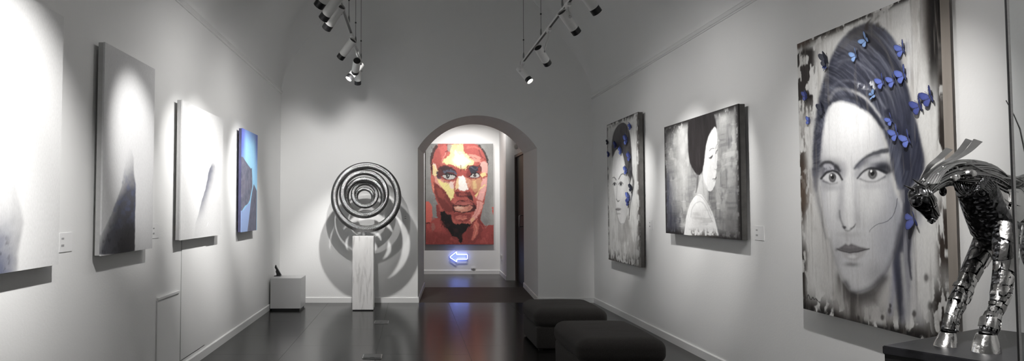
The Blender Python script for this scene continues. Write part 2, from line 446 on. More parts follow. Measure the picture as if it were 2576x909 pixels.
# ------------------------------------------------------------------ painting toolkit
def vn(x, y, seed):
    rng = np.random.default_rng(seed); T = rng.random((64, 64))
    xi = np.floor(x).astype(int); yi = np.floor(y).astype(int); fx = x-xi; fy = y-yi
    fx = fx*fx*(3-2*fx); fy = fy*fy*(3-2*fy)
    a = T[xi % 64, yi % 64]; b = T[(xi+1) % 64, yi % 64]; c = T[xi % 64, (yi+1) % 64]; d = T[(xi+1) % 64, (yi+1) % 64]
    return (a*(1-fx)+b*fx)*(1-fy)+(c*(1-fx)+d*fx)*fy
def fbm(x, y, seed, o=4):
    s = 0; a = .5; tot = 0
    for i in range(o): s = s+a*vn(x*2**i, y*2**i, seed+i*13); tot += a; a *= .5
    return s/tot
def sstep(a, b, x):
    t = np.clip((x-a)/(b-a+1e-9), 0, 1); return t*t*(3-2*t)
def spline(pts, k=6):
    P = [np.array(p, float) for p in pts]
    if len(P) < 3: return P
    out = []
    for i in range(len(P)-1):
        p0 = P[max(i-1,0)]; p1 = P[i]; p2 = P[i+1]; p3 = P[min(i+2,len(P)-1)]
        for j in range(k):
            t = j/k
            out.append(.5*((2*p1)+(-p0+p2)*t+(2*p0-5*p1+4*p2-p3)*t*t+(-p0+3*p1-3*p2+p3)*t**3))
    out.append(P[-1]); return out

class Canvas:
    """a grid of paint on the plane O + s*U + t*V (0..1); X, Y are its nodes in drawing units"""
    def __init__(self, O, U, V, nu, nv, crop=(0,0,1), base=(200,200,200), wob=0.0):
        self.O, self.U, self.V, self.nu, self.nv = O, U, V, nu, nv
        s, t = np.meshgrid(np.linspace(0,1,nu), np.linspace(0,1,nv))
        self.s, self.t = s, t
        o, u, v = np.array(O), np.array(U), np.array(V)
        P = o + s[...,None]*u + t[...,None]*v - np.array(CAM)
        d = P @ np.array(FW); x = P @ np.array(RT); y = P @ np.array(UP)
        px = CX+F_PX*x/d; py = CY-F_PX*y/d
        self.X = (px-crop[0])*crop[2]; self.Y = (py-crop[1])*crop[2]
        self.w = U.length; self.h = V.length
        self.c = np.zeros((nv, nu, 3)); self.c[:] = lin(base)
        self.a = s*self.w; self.b = t*self.h     # metres
        if wob:
            self.X = self.X+(fbm(self.a*28, self.b*28, 3)-.5)*wob*2; self.Y = self.Y+(fbm(self.a*28, self.b*28, 9)-.5)*wob*2
    def mix(self, m, col):
        m = np.clip(m, 0, 1)[...,None]; col = np.array(lin(col)) if not isinstance(col, np.ndarray) else col
        self.c = self.c*(1-m)+col*m
    def sd_seg(self, pts):
        D = np.full(self.X.shape, 1e9); T = np.zeros(self.X.shape); n = len(pts)-1
        for i in range(n):
            ax, ay = pts[i][:2]; bx, by = pts[i+1][:2]; dx, dy = bx-ax, by-ay; L2 = dx*dx+dy*dy+1e-9
            h = np.clip(((self.X-ax)*dx+(self.Y-ay)*dy)/L2, 0, 1)
            d = np.hypot(self.X-ax-h*dx, self.Y-ay-h*dy); k = d < D
            D = np.where(k, d, D); T = np.where(k, (i+h)/n, T)
        return D, T
    def polymask(self, pts, soft=2.0, smooth=False):
        if smooth: pts = spline(list(pts)+[pts[0]], 5)[:-1]
        D, _ = self.sd_seg(list(pts)+[pts[0]]); ins = np.zeros(self.X.shape, bool); n = len(pts)
        for i in range(n):
            x1, y1 = pts[i][:2]; x2, y2 = pts[(i+1) % n][:2]
            if y1 == y2: continue
            c = ((y1 > self.Y) != (y2 > self.Y)) & (self.X < (x2-x1)*(self.Y-y1)/(y2-y1)+x1)
            ins ^= c
        sd = np.where(ins, -D, D); return sstep(soft, -soft, sd) if soft > 0 else ins.astype(float)
    def poly(self, pts, col, soft=2.0, al=1.0, smooth=False, tex=None):
        m = self.polymask(pts, soft, smooth)*al
        if tex is not None: m = m*tex
        self.mix(m, col)
    def stroke(self, pts, w, col, soft=1.0, al=1.0, tex=None):
        w0, w1 = w if isinstance(w, (tuple, list)) else (w, w)
        D, T = self.sd_seg(spline(pts)); ww = (w0+(w1-w0)*T)/2
        m = sstep(ww+soft, ww-soft, D)*al
        if tex is not None: m = m*tex
        self.mix(m, col)
    def ell(self, cx, cy, rx, ry, col, soft=.25, al=1.0, rot=0):
        ca, sa = math.cos(R_(rot)), math.sin(R_(rot)); x = self.X-cx; y = self.Y-cy
        r = np.hypot((x*ca+y*sa)/rx, (-x*sa+y*ca)/ry); self.mix(sstep(1+soft, 1-soft, r)*al, col)
    def grain(self, seed, fx, fy, o=4): return fbm(self.a*fx+7.3, self.b*fy+3.1, seed, o)
    def mul(self, f): self.c = np.clip(self.c*f[...,None], 0, 1)
    def build(self, parent, nrm, matl=None, name='canvas'):
        nu, nv = self.nu, self.nv; o, u, v, n = [np.array(q) for q in (self.O, self.U, self.V, nrm)]
        s, t = self.s, self.t
        P = (o + s[...,None]*u + t[...,None]*v).reshape(-1,3)
        idx = np.arange(nu*nv).reshape(nv, nu)
        q = np.stack([idx[:-1,:-1], idx[:-1,1:], idx[1:,1:], idx[1:,:-1]], -1).reshape(-1,4)
        # a folded edge runs back round the stretcher
        rim = np.concatenate([idx[0,:-1], idx[:-1,-1], idx[-1,:0:-1], idx[:0:-1,0]])
        base = len(P); P = np.concatenate([P, P[rim]-n*0.012]); k = len(rim)
        rq = np.stack([rim, base+np.arange(k), base+(np.arange(k)+1) % k, np.roll(rim,-1)], -1)
        q = np.concatenate([q, rq])
        if np.dot(np.cross(u, v), n) < 0: q = q[:, ::-1]
        me = bpy.data.meshes.new(name); me.from_pydata(P.tolist(), [], q.tolist())
        col = self.c.reshape(-1,3); col = np.concatenate([col, col[rim]])
        at = me.attributes.new('Paint', 'FLOAT_COLOR', 'POINT')
        at.data.foreach_set('color', np.concatenate([col, np.ones((len(col),1))], 1).astype(np.float32).ravel())
        me.materials.append(matl or M['paint'])
        ob = bpy.data.objects.new(name, me); COL.objects.link(ob); ob.parent = parent
        ob.matrix_parent_inverse = parent.matrix_basis.inverted()
        return ob

def painting_on_wall(side, near_px, far_px, top_bottom, thick, gap, nu, nv, label, edge, crop, base, group=None, far_edge=None, wob=0.0, near_y=None):
    """side -1 left wall, +1 right wall; near/far = pixel column of the front face's upright edges at mid height"""
    wx = XL if side < 0 else XR
    fx = wx - side*(gap+thick)
    (nx, nt_, nb) = near_px; (fxp, ft, fb) = far_px
    y0 = on_x(nx, (nt_+nb)/2, fx).y if near_y is None else near_y
    y1 = on_x(fxp, (ft+fb)/2, fx).y
    if top_bottom == 'near': z1, z0 = on_x(nx, nt_, fx).z, on_x(nx, nb, fx).z
    elif top_bottom == 'far': z1, z0 = on_x(fxp, ft, fx).z, on_x(fxp, fb, fx).z
    else:
        z1 = (on_y(nx, nt_, y0).z+on_y(fxp, ft, y1).z)/2; z0 = (on_y(nx, nb, y0).z+on_y(fxp, fb, y1).z)/2
    print('PAINT', label[:30], 'y', round(y0,2), round(y1,2), 'z', round(z0,2), round(z1,2), 'w', round(y1-y0,2), 'h', round(z1-z0,2))
    t = empty('painting', (wx, (y0+y1)/2, z0), label, 'painting', group)
    bx0, bx1 = sorted((wx-side*gap, fx+side*0.002))
    MB().box((bx0, y0+.001, z0+.001), (bx1, y1-.001, z1-.001), bevel=.003).build('canvas_edge', edge, t)
    gx0, gx1 = sorted((wx, wx-side*gap))
    m = MB(); m.box((gx0, y0+.08, z1-.14), (gx1, y1-.08, z1-.08)); m.box((gx0, y0+.08, z0+.08), (gx1, y1-.08, z0+.13)); m.build_split('hanging_batten', M['batten'], t)
    O = Vector((fx, y0, z0)); U = Vector((0, y1-y0, 0)); V = Vector((0, 0, z1-z0))
    cv = Canvas(O, U, V, nu, nv, crop, base, wob)
    cv.thing = t; cv.n = Vector((-side, 0, 0)); cv.fx = fx
    return cv

def wires(cv, x, ys, z0, z1):
    for y in ys:
        MB().cyl((x, y, z0), (x, y, z1), .0007, n=6).build('hanging_wire', M['wire'], cv.thing)

#PAINTINGS

#OBJECTS

#LIGHTS
# ================================================================== PAINTINGS
CROSS = 1.0
# --- left wall, nearest: white canvas with a grey peak (mostly bleached by its lamp)
cv = painting_on_wall(-1, (-330, 0, 909), (154, 38, 665), 'far', .045, .025, 220, 200,
    'largest white canvas, cut off by the left edge, with a grey-blue peak', M['edge_canvas'], (0,0,1), (222,222,222), near_y=2.55)
g = cv.grain(1, 3, 3); g2 = cv.grain(2, 22, 22)
m = cv.polymask([(38,450),(0,488),(-60,560),(-150,640),(-260,700),(-260,740),(40,740),(45,640),(60,560)], 6)
fade = sstep(110, -20, cv.X)*sstep(430, 560, cv.Y)
cv.mix(m*np.clip(.25+.4*sstep(460,640,cv.Y),0,1)*(.7+.5*g2), (128,128,132))
d = sstep(70, -5, cv.X)*sstep(520, 660, cv.Y)*(.35+.9*cv.grain(5, 9, 16))
cv.mix(np.clip(d,0,.9)*sstep(55,25,cv.X), (88,94,116))
cv.mix(np.clip(sstep(.6,.74,cv.grain(6,40,40))*sstep(40,0,cv.X)*sstep(560,640,cv.Y),0,.5), (60,60,68))
cv.mix(sstep(.45,.75,g)*sstep(100,30,cv.X)*sstep(460,540,cv.Y)*sstep(700,600,cv.Y)*.25, (150,150,150))
L1 = cv; cv.build(cv.thing, cv.n)

# --- left wall, second: tall canvas, dark headland rising out of fog
cv = painting_on_wall(-1, (259.5, 103, 644), (386.5, 171, 626.5), 'near', .045, .03, 150, 240,
    'tall pale canvas with a dark headland rising from fog, second from the left edge', M['edge_canvas'], (220,80,1.515), (205,205,206), wob=1.5)
g = cv.grain(11, 4, 8); g2 = cv.grain(12, 30, 30)
body = cv.polymask([(152,445),(160,440),(168,452),(176,482),(177,540),(184,580),(184,640),(181,700),(180,850),(20,850),(40,800),(90,700),(130,590),(146,480)], 3)
lefts = sstep(-26, 40, cv.X-(180-(cv.Y-430)*.36))         # soft left flank
dep = sstep(430, 640, cv.Y)
cv.mix(body*np.clip(lefts*(.30+.75*dep)*(.75+.5*g),0,.97), (74,75,84))
cv.mix(body*sstep(560,800,cv.Y)*np.clip(sstep(-20,80,cv.X-(150-(cv.Y-560)*.30))*(.6+.8*g),0,1), (44,43,46))
cv.mix(body*np.clip(sstep(500,600,cv.Y)*sstep(800,650,cv.Y)*sstep(.42,.68,cv.grain(15,14,26))*.45,0,1), (88,96,128))
cv.mix(body*np.clip(sstep(.55,.72,g2)*sstep(700,780,cv.Y)*.5,0,1), (28,28,30))
cv.build(cv.thing, cv.n); L2 = cv

# --- left wall, third: white canvas with a thin blue-grey ridge
cv = painting_on_wall(-1, (456, 250, 605), (560, 296.7, 591), 'near', .045, .03, 150, 190,
    'pale canvas with one narrow blue-grey ridge, left of the blue canvas', M['edge_canvas'], (420,230,2.22), (222,222,222), wob=1.5)
g = cv.grain(21, 5, 12)
body = cv.polymask([(250,400),(258,397),(264,402),(270,420),(300,560),(300,815),(152,815),(160,740),(178,680),(192,618),(215,545),(224,500),(232,455),(240,430),(244,424)], 2.2)
edge = cv.X-np.interp(cv.Y, [400,430,500,545,618,680,740,815], [250,238,224,213,190,176,159,150])
dens = sstep(46, -2, edge)*sstep(395,425,cv.Y)*sstep(760,560,cv.Y)
cv.mix(body*np.clip(dens*(.65+.7*g),0,.95), (84,87,104))
cv.mix(body*sstep(95,0,edge)*sstep(810,600,cv.Y)*.30, (140,140,146))
cv.mix(body*.10*sstep(560,640,cv.Y), (120,120,125))
cv.stroke([(222,755),(230,735)], 2, (240,240,240), 1)
cv.build(cv.thing, cv.n); L3 = cv

# --- left wall, furthest: blue canvas with two dark cliffs
cv = painting_on_wall(-1, (609, 322, 584.7), (647, 339, 581), 'near', .045, .03, 90, 190,
    'narrow light blue canvas with two slate-grey cliffs, furthest on the left wall', mat('blue_canvas_edge', (0.075, 0.075, 0.16), 0.7, noise=(8, 0.5)), (580,310,2.93), (150,200,232))
g = cv.grain(31, 10, 10)
e = sstep(0.28,0.0,cv.s)+sstep(.72,1,cv.s)*.9
cv.mix(np.clip(e*sstep(520,60,cv.Y)*(.9+.3*g),0,.9), (96,104,196))
cv.mix(np.clip(sstep(.85,1,cv.t)*.6,0,1), (112,120,200))
cv.poly([(60,620),(90,650),(130,598),(146,590),(130,810),(60,810)], (150,172,216), 5)
c1 = cv.polymask([(60,235),(92,250),(112,282),(132,312),(150,336),(157,330),(160,395),(161,470),(150,520),(142,566),(128,595),(105,612),(85,645),(60,660)], 1.5)
cv.mix(c1*(.86+.2*g), (103,101,116)); cv.mix(c1*sstep(.45,.7,cv.grain(33,18,18))*.4, (134,130,146)); cv.mix(c1*sstep(.5,.3,g)*.5,(70,68,84))
c2 = cv.polymask([(171,450),(180,468),(193,500),(192,600),(189,815),(122,815),(134,720),(142,650),(147,600),(151,562),(160,505)], 1.5)
cv.mix(c2*.97, (96,95,112)); cv.mix(c2*sstep(.45,.7,cv.grain(34,18,18))*.35, (125,122,140)); cv.mix(c2*sstep(.5,.3,g)*.4,(68,68,84))
cv.build(cv.thing, cv.n); L4 = cv

# --- butterflies (real relief on two of the paintings)
def butterfly(parent, cv, px, py, size, rot, fold, tone, lift=0.012):
    """px,py in photo pixels on the painting plane; a thin body with two raised wings"""
    P = on_x(px, py, cv.fx); n = Vector(cv.n)
    ax = Vector((0, -1, 0)); ay = Vector((0, 0, 1))            # right / up as seen by the viewer
    ca, sa = math.cos(R_(rot)), math.sin(R_(rot))
    right = ax*ca+ay*sa; up = -ax*sa+ay*ca
    if ax.dot(Vector((0,-1,0))) < 0: right = -right
    base = P + n*.002
    m = MB(); m.loft([base-up*size*.26+n*.004, base-up*size*.1+n*.006, base+up*size*.12+n*.007, base+up*size*.22+n*.006], [size*.018, size*.035, size*.04, size*.02], 8)
    for s in (-1, 1): m.loft([base+up*size*.2+n*.006, base+up*size*.34+right*(s*size*.06)+n*.012, base+up*size*.42+right*(s*size*.12)+n*.014], [.0009,.0007,.0012], 5)
    b = m.build('butterfly', M['bfly_body'], parent, True)
    up_o = [(0,.12),(.10,.30),(.26,.46),(.42,.52),(.50,.46),(.50,.32),(.44,.16),(.34,.02),(.18,-.03),(0,-.02)]
    lo_o = [(0,.0),(.18,-.01),(.33,-.02),(.40,-.12),(.38,-.26),(.30,-.38),(.20,-.40),(.12,-.28),(.05,-.16),(0,-.1)]
    for s in (-1, 1):
        bm = bmesh.new(); lay = bm.verts.layers.float_color.new('Paint')
        f = R_(fold*(1.0 if s > 0 else .75))
        for out in (up_o, lo_o):
            cen = (sum(p[0] for p in out)/len(out), sum(p[1] for p in out)/len(out)); rings = []
            for k, sc in enumerate((1.0, .84, .5, .0)):
                ring = []
                for (a, c) in out:
                    a2 = cen[0]+(a-cen[0])*sc; c2 = cen[1]+(c-cen[1])*sc; a2 = max(a2, 0)
                    z = math.sin(f)*a2*size + .03*size*math.sin(a2*6)
                    v = bm.verts.new(base + right*(s*math.cos(f)*a2*size) + up*(c2*size) + n*(lift*.4+z))
                    q = (.05,.05,.10) if k == 0 else tuple(t*(.75 if k == 1 else 1.0)*(1.05-.25*abs(c2)) for t in tone)
                    v[lay] = (*(q if k == 0 else q), 1); ring.append(v)
                    if sc == 0: break
                rings.append(ring)
            for r0, r1 in zip(rings, rings[1:]):
                L = len(r0)
                for i in range(L):
                    j = (i+1) % L
                    if len(r1) == 1: bm.faces.new((r0[i], r0[j], r1[0]))
                    else: bm.faces.new((r0[i], r0[j], r1[j], r1[i]))
        me = bpy.data.meshes.new('wing'); bm.to_mesh(me); bm.free(); me.materials.append(M['wing'])
        me.polygons.foreach_set('use_smooth', [True]*len(me.polygons))
        w = bpy.data.objects.new('wing', me); COL.objects.link(w); w.parent = b
        so = w.modifiers.new('thick', 'SOLIDIFY'); so.thickness = .0012; so.offset = 0
    return b
BLUE = lin((92,108,178)); LBLUE = lin((128,158,205)); DBLUE = lin((62,72,132)); DARK = lin((40,43,54))

# --- right wall, nearest: the big portrait with butterflies
cv = painting_on_wall(1, (2372, 0, 853), (2013, 108, 775), 'far', .066, .03, 400, 540,
    'very large portrait of a woman in a slate-blue head wrap with blue butterflies', M['edge_wood'], (0,0,1), (196,195,192), wob=1.2)
g1 = cv.grain(41, 26, 2.5); g2 = cv.grain(42, 8, 5); g3 = cv.grain(43, 60, 8); g4 = cv.grain(44, 22, 22)
cv.mix(sstep(.5,.75,g1)*.45, (150,146,140)); cv.mix(sstep(.55,.8,g2)*.35, (128,124,118)); cv.mix(sstep(.55,.3,g3)*.3, (222,221,218))
# worn dark borders
def worn(mask, col, thr=.46, seed=50, fx=24, fy=10): cv.mix(np.clip(mask*sstep(thr, thr+.1, cv.grain(seed, fx, fy, 5)), 0, 1), col)
X, Y = cv.X, cv.Y
worn(sstep(2062,2040,X)*sstep(105,130,Y)*sstep(330,240,Y), (42,36,34), .36, 51)
worn(sstep(2040,2018,X)*sstep(240,420,Y)*sstep(640,520,Y), (62,50,42), .40, 52)
worn(sstep(2060,2012,X)*sstep(380,470,Y)*sstep(560,500,Y), (92,78,66), .42, 53)
worn(sstep(2040,2020,X)*sstep(560,650,Y), (54,48,44), .44, 54)
worn(sstep(2290,2340,X)*sstep(260,60,Y), (72,66,62), .36, 55, 18, 4); cv.mix(sstep(2240,2290,X)*sstep(2330,2300,X)*sstep(.42,.6,g1)*sstep(700,100,Y)*.4, (134,128,122))
worn(sstep(2326,2345,X)*sstep(2372,2356,X)*sstep(340,120,Y), (26,23,22), .28, 56, 26, 4)
worn(sstep(2352,2366,X)*sstep(120,200,Y)*sstep(440,380,Y), (44,37,33), .34, 57, 30, 8)
worn(sstep(2345,2368,X)*sstep(430,560,Y)*sstep(760,640,Y), (58,48,42), .38, 58, 30, 6)
worn(sstep(2320,2360,X)*sstep(660,760,Y), (52,46,42), .42, 59)
bot = cv.b/cv.h
worn(sstep(.10,.0,bot), (46,40,37), .43, 60, 20, 12); worn(sstep(.03,.0,bot), (26,24,23), .36, 61, 26, 12)
worn(sstep(.955,1,bot)*sstep(2300,2100,X), (96,90,84), .40, 62, 14, 20); worn(sstep(.975,1,bot), (48,44,42), .45, 63, 20, 20)
worn(sstep(.97,.99,bot)*sstep(2055,2010,X), (88,72,62), .2, 64)
# left side veil and neck
cv.poly([(2066,500),(2085,620),(2110,690),(2130,720),(2112,735),(2095,700),(2078,640),(2062,560)], (146,144,142), 10, .55)
cv.poly([(2066,470),(2078,560),(2096,640),(2103,668),(2098,730),(2068,735),(2052,640),(2050,520)], (186,184,181), 8, .6)
cv.stroke([(2050,430),(2054,480),(2062,520),(2070,560),(2078,600)], (20,4), (92,92,100), 7, .6); cv.stroke([(2064,470),(2070,520),(2080,570)], (3,1), (70,68,70), 1.5, .6)
cv.stroke([(2068,560),(2076,600),(2083,650)], (2,1), (120,117,115), 2, .6)
cv.poly([(2120,690),(2135,725),(2160,740),(2200,726),(2232,690),(2262,660),(2265,800),(2240,815),(2130,800),(2090,770),(2100,720)], (146,143,140), 14, .75)
cv.stroke([(2124,700),(2138,745),(2146,800)], (34,34), (62,57,54), 18, .75, sstep(.3,.6,g1))
cv.poly([(2112,690),(2140,728),(2165,738),(2200,726),(2230,695),(2205,764),(2160,770),(2126,752)], (70,66,66), 16, .7)
# right fall of hair
cv.poly([(2255,250),(2300,300),(2318,380),(2325,470),(2318,540),(2300,600),(2296,690),(2290,790),(2268,810),(2252,700),(2262,600),(2272,520),(2250,420),(2230,330)], (96,97,108), 14, .85)
cv.poly([(2246,330),(2295,330),(2322,400),(2326,480),(2305,560),(2290,590),(2278,560),(2272,500),(2256,440)], (44,46,62), 14, .95)
cv.stroke([(2284,500),(2266,600),(2257,650),(2262,720),(2268,800)], (28,14), (50,52,68), 10, .85)
cv.stroke([(2292,560),(2284,640),(2292,700)], (12,3), (62,62,74), 5, .7); cv.stroke([(2254,640),(2248,720),(2240,790)], (16,10), (120,122,142), 9, .65)
cv.stroke([(2296,440),(2310,560),(2318,680)], (16,8), (190,189,188), 8, .5); cv.stroke([(2268,640),(2276,720),(2284,800)], (8,12), (168,167,166), 6, .6)
cv.mix(sstep(.56,.7,g1)*cv.polymask([(2240,480),(2330,430),(2330,820),(2240,820)], 12)*.4, (150,150,156))
# face : broad tones first
face = [(2078,268),(2096,246),(2118,244),(2145,258),(2178,280),(2206,315),(2224,360),(2238,420),(2250,480),(2268,520),(2266,570),(2252,630),(2232,684),(2204,716),(2172,735),(2146,734),(2128,716),(2112,686),(2100,650),(2086,596),(2074,540),(2066,490),(2062,430),(2064,360),(2068,310)]
fm = cv.polymask(face, 7, True)
cv.mix(fm, (208,208,209))
cv.mix(fm*sstep(430,300,Y)*sstep(2236,2150,X), (246,246,246))
cv.mix(fm*sstep(440,720,Y)*.62, (164,164,167))
cv.mix(fm*sstep(2195,2262,X)*sstep(350,450,Y)*.8, (128,130,140))
cv.mix(fm*sstep(2096,2064,X)*sstep(330,420,Y)*.6, (138,138,146)); cv.mix(fm*sstep(2190,2226,X)*sstep(420,330,Y)*.55,(158,160,170))
cv.ell(2185,498,34,44,(228,228,228),.8,.75); cv.ell(2094,506,16,34,(214,214,215),.8,.6); cv.ell(2137,505,10,66,(240,240,240),.8,.8)
cv.ell(2155,697,24,18,(192,192,193),.8,.6); cv.ell(2108,640,10,34,(140,140,143),.9,.5); cv.ell(2222,600,26,70,(142,143,150),.9,.6); cv.ell(2204,690,26,28,(128,127,130),.9,.6)
cv.ell(2150,600,24,10,(186,186,187),.8,.5)
cv.stroke([(2086,602),(2100,650),(2114,688),(2134,722)], 5, (116,114,114), 7, .6); cv.stroke([(2150,737),(2190,724),(2226,690),(2252,632),(2266,570)], 10, (88,87,92), 10, .7)
# nose : soft shadow side, nostrils
cv.stroke([(2120,430),(2117,470),(2114,510),(2111,545)], (8,12), (150,150,155), 9, .7); cv.stroke([(2152,440),(2153,490),(2158,540)], (6,12), (176,176,180), 9, .5)
cv.stroke([(2112,530),(2115,552),(2122,572)], (3,5), (84,82,85), 3.5, .75)
cv.stroke([(2120,571),(2127,579),(2134,581),(2141,576)], (4,4), (96,94,96), 3, .75); cv.ell(2125,573,4,3.4,(58,56,58),.6,.8)
cv.stroke([(2141,575),(2148,571),(2153,564)], (5,3), (58,56,58), 2.4, .85); cv.ell(2137,560,8,13,(232,232,232),.7,.8); cv.ell(2158,554,8,14,(180,180,183),.8,.7)
cv.stroke([(2129,586),(2131,606)], 6, (156,154,155), 6, .6); cv.ell(2136,590,26,6,(150,149,150),.9,.45)
# lips
cv.poly([(2106,627),(2117,620),(2127,613),(2134,617),(2141,613),(2160,620),(2186,627),(2168,636),(2140,639),(2122,635)], (92,88,90), 4, .88)
cv.ell(2140,622,16,3.5,(128,125,127),.7,.6)
cv.poly([(2113,630),(2130,636),(2145,637),(2172,632),(2181,630),(2170,647),(2152,657),(2136,657),(2123,647)], (160,158,159), 5, .9)
cv.stroke([(2106,627),(2122,633),(2138,636),(2160,633),(2187,627)], (2.5,2.5), (52,49,50), 2.2, .85); cv.ell(2144,646,10,4,(214,214,214),.7,.7)
cv.ell(2142,666,18,6,(98,95,97),.8,.7); cv.ell(2104,628,4,5,(110,108,110),.8,.6)
# left eye, smoky
cv.ell(2090,424,30,22,(66,66,74),.8,.9); cv.ell(2100,432,18,14,(84,84,92),.8,.5); cv.mix(sstep(.5,.64,g4)*cv.polymask([(2070,412),(2100,412),(2106,430),(2074,434)], 4)*.7, (176,176,184))
cv.stroke([(2064,418),(2076,409),(2094,412),(2112,430)], (7,7), (40,40,46), 4, .85); cv.ell(2076,447,12,18,(92,92,100),.9,.6)
cv.poly([(2069,447),(2080,437),(2096,433),(2108,440),(2117,452),(2104,458),(2088,460),(2076,457)], (202,202,204), 3)
cv.ell(2094,447,9.5,12.5,(84,83,85),.25); cv.ell(2094,449,6,7,(124,123,124),.5,.7); cv.ell(2094,446,4,5.5,(24,24,26),.35); cv.ell(2091,441,2,2.6,(240,240,240),.4)
cv.stroke([(2066,449),(2079,435),(2096,430),(2110,438),(2118,452)], (5,5), (34,34,38), 2.6, .92); cv.stroke([(2072,456),(2088,463),(2106,460)], 4, (92,92,98), 4, .8)
cv.ell(2090,472,22,8,(140,140,145),.9,.65)
# right eye and brow
cv.stroke([(2150,424),(2166,406),(2184,393),(2206,384),(2230,379)], (6,14), (52,54,64), 4.5, .88); cv.stroke([(2160,420),(2180,404),(2210,392)], (12,10), (74,76,88), 7, .7)
cv.ell(2202,416,36,14,(92,94,106),.9,.7); cv.ell(2222,424,20,18,(54,56,68),.9,.85); cv.ell(2160,436,10,14,(120,121,130),.9,.6); cv.ell(2206,402,20,6,(190,190,196),.9,.4)
cv.poly([(2159,447),(2171,435),(2190,427),(2208,429),(2227,439),(2216,449),(2200,455),(2178,453)], (208,208,210), 3)
cv.ell(2195,438,11.5,13.5,(88,87,89),.25); cv.ell(2195,441,7,7,(130,129,130),.5,.7); cv.ell(2195,437,5,6,(22,22,24),.35); cv.ell(2192,431,2.4,3,(245,245,245),.4)
cv.stroke([(2157,449),(2171,433),(2190,424),(2210,426),(2230,434)], (4,8), (36,37,44), 3, .92); cv.stroke([(2210,422),(2230,420),(2238,430)], (10,12), (42,44,54), 6, .8)
cv.stroke([(2164,451),(2184,458),(2206,456),(2226,445)], 4, (96,96,103), 4, .8); cv.stroke([(2120,414),(2124,440)], 8, (164,164,169), 8, .6)
cv.ell(2196,468,32,8,(176,176,180),.9,.5)
# head wrap
wrap = [(2047,470),(2044,430),(2046,350),(2056,270),(2070,205),(2092,140),(2120,96),(2150,70),(2182,58),(2215,66),(2245,92),(2262,130),(2274,180),(2286,230),(2300,290),(2314,350),(2322,420),(2290,470),(2262,470),(2246,430),(2234,370),(2218,325),(2190,290),(2160,270),(2130,258),(2104,256),(2088,268),(2076,300),(2068,360),(2062,430),(2056,480)]
wm = cv.polymask(wrap, 6, True); wm = wm*(1-.7*sstep(380,480,Y)*sstep(2100,2070,X)); cv.mix(wm*.97, (66,69,85))
rad = np.hypot((X-2040)/1.0, (Y-330)/1.15); fold = fbm(rad*.09+g2*1.2, np.arctan2(Y-330, X-2040)*1.6, 77, 4); fine = fbm(rad*.30+g2*1.5, np.arctan2(Y-330, X-2040)*2.2, 79, 3)
cv.mix(wm*sstep(.54,.74,fold)*.55, (112,115,130)); cv.mix(wm*sstep(.46,.28,fold)*.7, (40,42,55)); cv.mix(wm*sstep(.58,.72,fine)*.35, (120,122,134)); cv.mix(wm*sstep(.42,.30,fine)*.4, (38,40,52))
cv.mix(wm*sstep(2245,2290,X)*sstep(120,260,Y)*.65, (46,49,66)); cv.mix(wm*sstep(2074,2046,X)*.5, (52,54,66))
cv.mix(wm*sstep(170,80,Y)*sstep(2240,2180,X)*.4, (104,101,100))
for pts, w, c, a in (([(2086,250),(2104,226),(2140,228),(2178,248),(2210,288),(2234,330)], (10,5), (164,164,166), .75), ([(2078,236),(2110,206),(2150,206),(2196,232),(2232,280)], (8,4), (120,122,134), .6),
    ([(2084,262),(2116,244),(2150,248),(2188,276),(2222,320)], (8,9), (46,48,58), .75), ([(2062,300),(2072,240),(2096,190),(2130,170)], (10,5), (48,50,62), .6), ([(2100,160),(2140,150),(2190,180),(2232,230),(2262,300)], (5,4), (124,126,138), .5),
    ([(2110,140),(2160,128),(2210,160),(2256,230),(2284,310)], (6,8), (44,46,58), .6), ([(2160,80),(2200,90),(2230,130),(2252,190)], (8,4), (108,106,106), .5), ([(2120,118),(2150,90),(2180,84)], (12,8), (104,101,98), .5),
    ([(2100,176),(2130,150),(2170,150),(2210,190)], (5,3), (108,110,120), .5), ([(2220,300),(2244,340),(2256,400),(2262,470)], (14,16), (98,102,118), .6), ([(2234,280),(2268,340),(2284,420)], (14,20), (42,45,62), .8)):
    cv.stroke(pts, w, c, 4, a, .4+.8*sstep(.3,.6,g2))
cv.mix(sstep(.58,.68,g4)*cv.polymask([(2150,190),(2196,205),(2206,225),(2160,222)], 5)*.8, (205,208,214))
cv.stroke([(2180,72),(2182,60),(2190,50)], (10,3), (70,64,60), 3, .8); cv.stroke([(2210,62),(2222,70),(2214,78)], (14,8), (80,74,68), 4, .7, sstep(.3,.6,g4))
cv.ell(2264,300,14,60,(52,54,72),.6,.5)
cv.stroke([(2282,520),(2264,600),(2255,650),(2258,710),(2266,790)], (20,10), (44,46,62), 6, .8, .5+.6*g2); cv.stroke([(2294,560),(2286,640),(2293,705)], (8,2), (50,50,62), 3, .75)
cv.stroke([(2128,712),(2150,742),(2188,736),(2222,702)], (12,16), (60,57,58), 10, .6); cv.stroke([(2210,40),(2190,60)], 6, (80,74,70), 4, .5)
# loose strand over the cheek, signature scribble, splashes
cv.stroke([(2257,500),(2250,535),(2233,556),(2205,566),(2190,578),(2188,584)], (2,1.4), (84,84,92), 1.0, .85)
cv.stroke([(2030,752),(2034,742),(2038,752),(2042,754),(2045,748),(2048,754),(2052,752),(2056,757),(2062,762)], 1.6, (22,20,20), .8, .95)
for (x, y, r) in ((2238,782,4),(2240,770,3),(2160,800,3),(2330,700,6),(2340,770,7),(2300,790,5),(2220,800,4)): cv.ell(x, y, r, r*1.8, (52,47,46), .6, .75)
cv.mix(sstep(.62,.74,cv.grain(48,40,3))*.35*(1-fm*.6), (120,116,112)); cv.mul(.94+.12*g3); cv.c = np.clip(cv.c, 0, 1); l_ = cv.c.mean(-1, keepdims=True); cv.c = cv.c**(1.08-.32*sstep(.05,.38,l_))
BIG = cv; cv.build(cv.thing, cv.n)
tag(cv.thing, cat='painting')
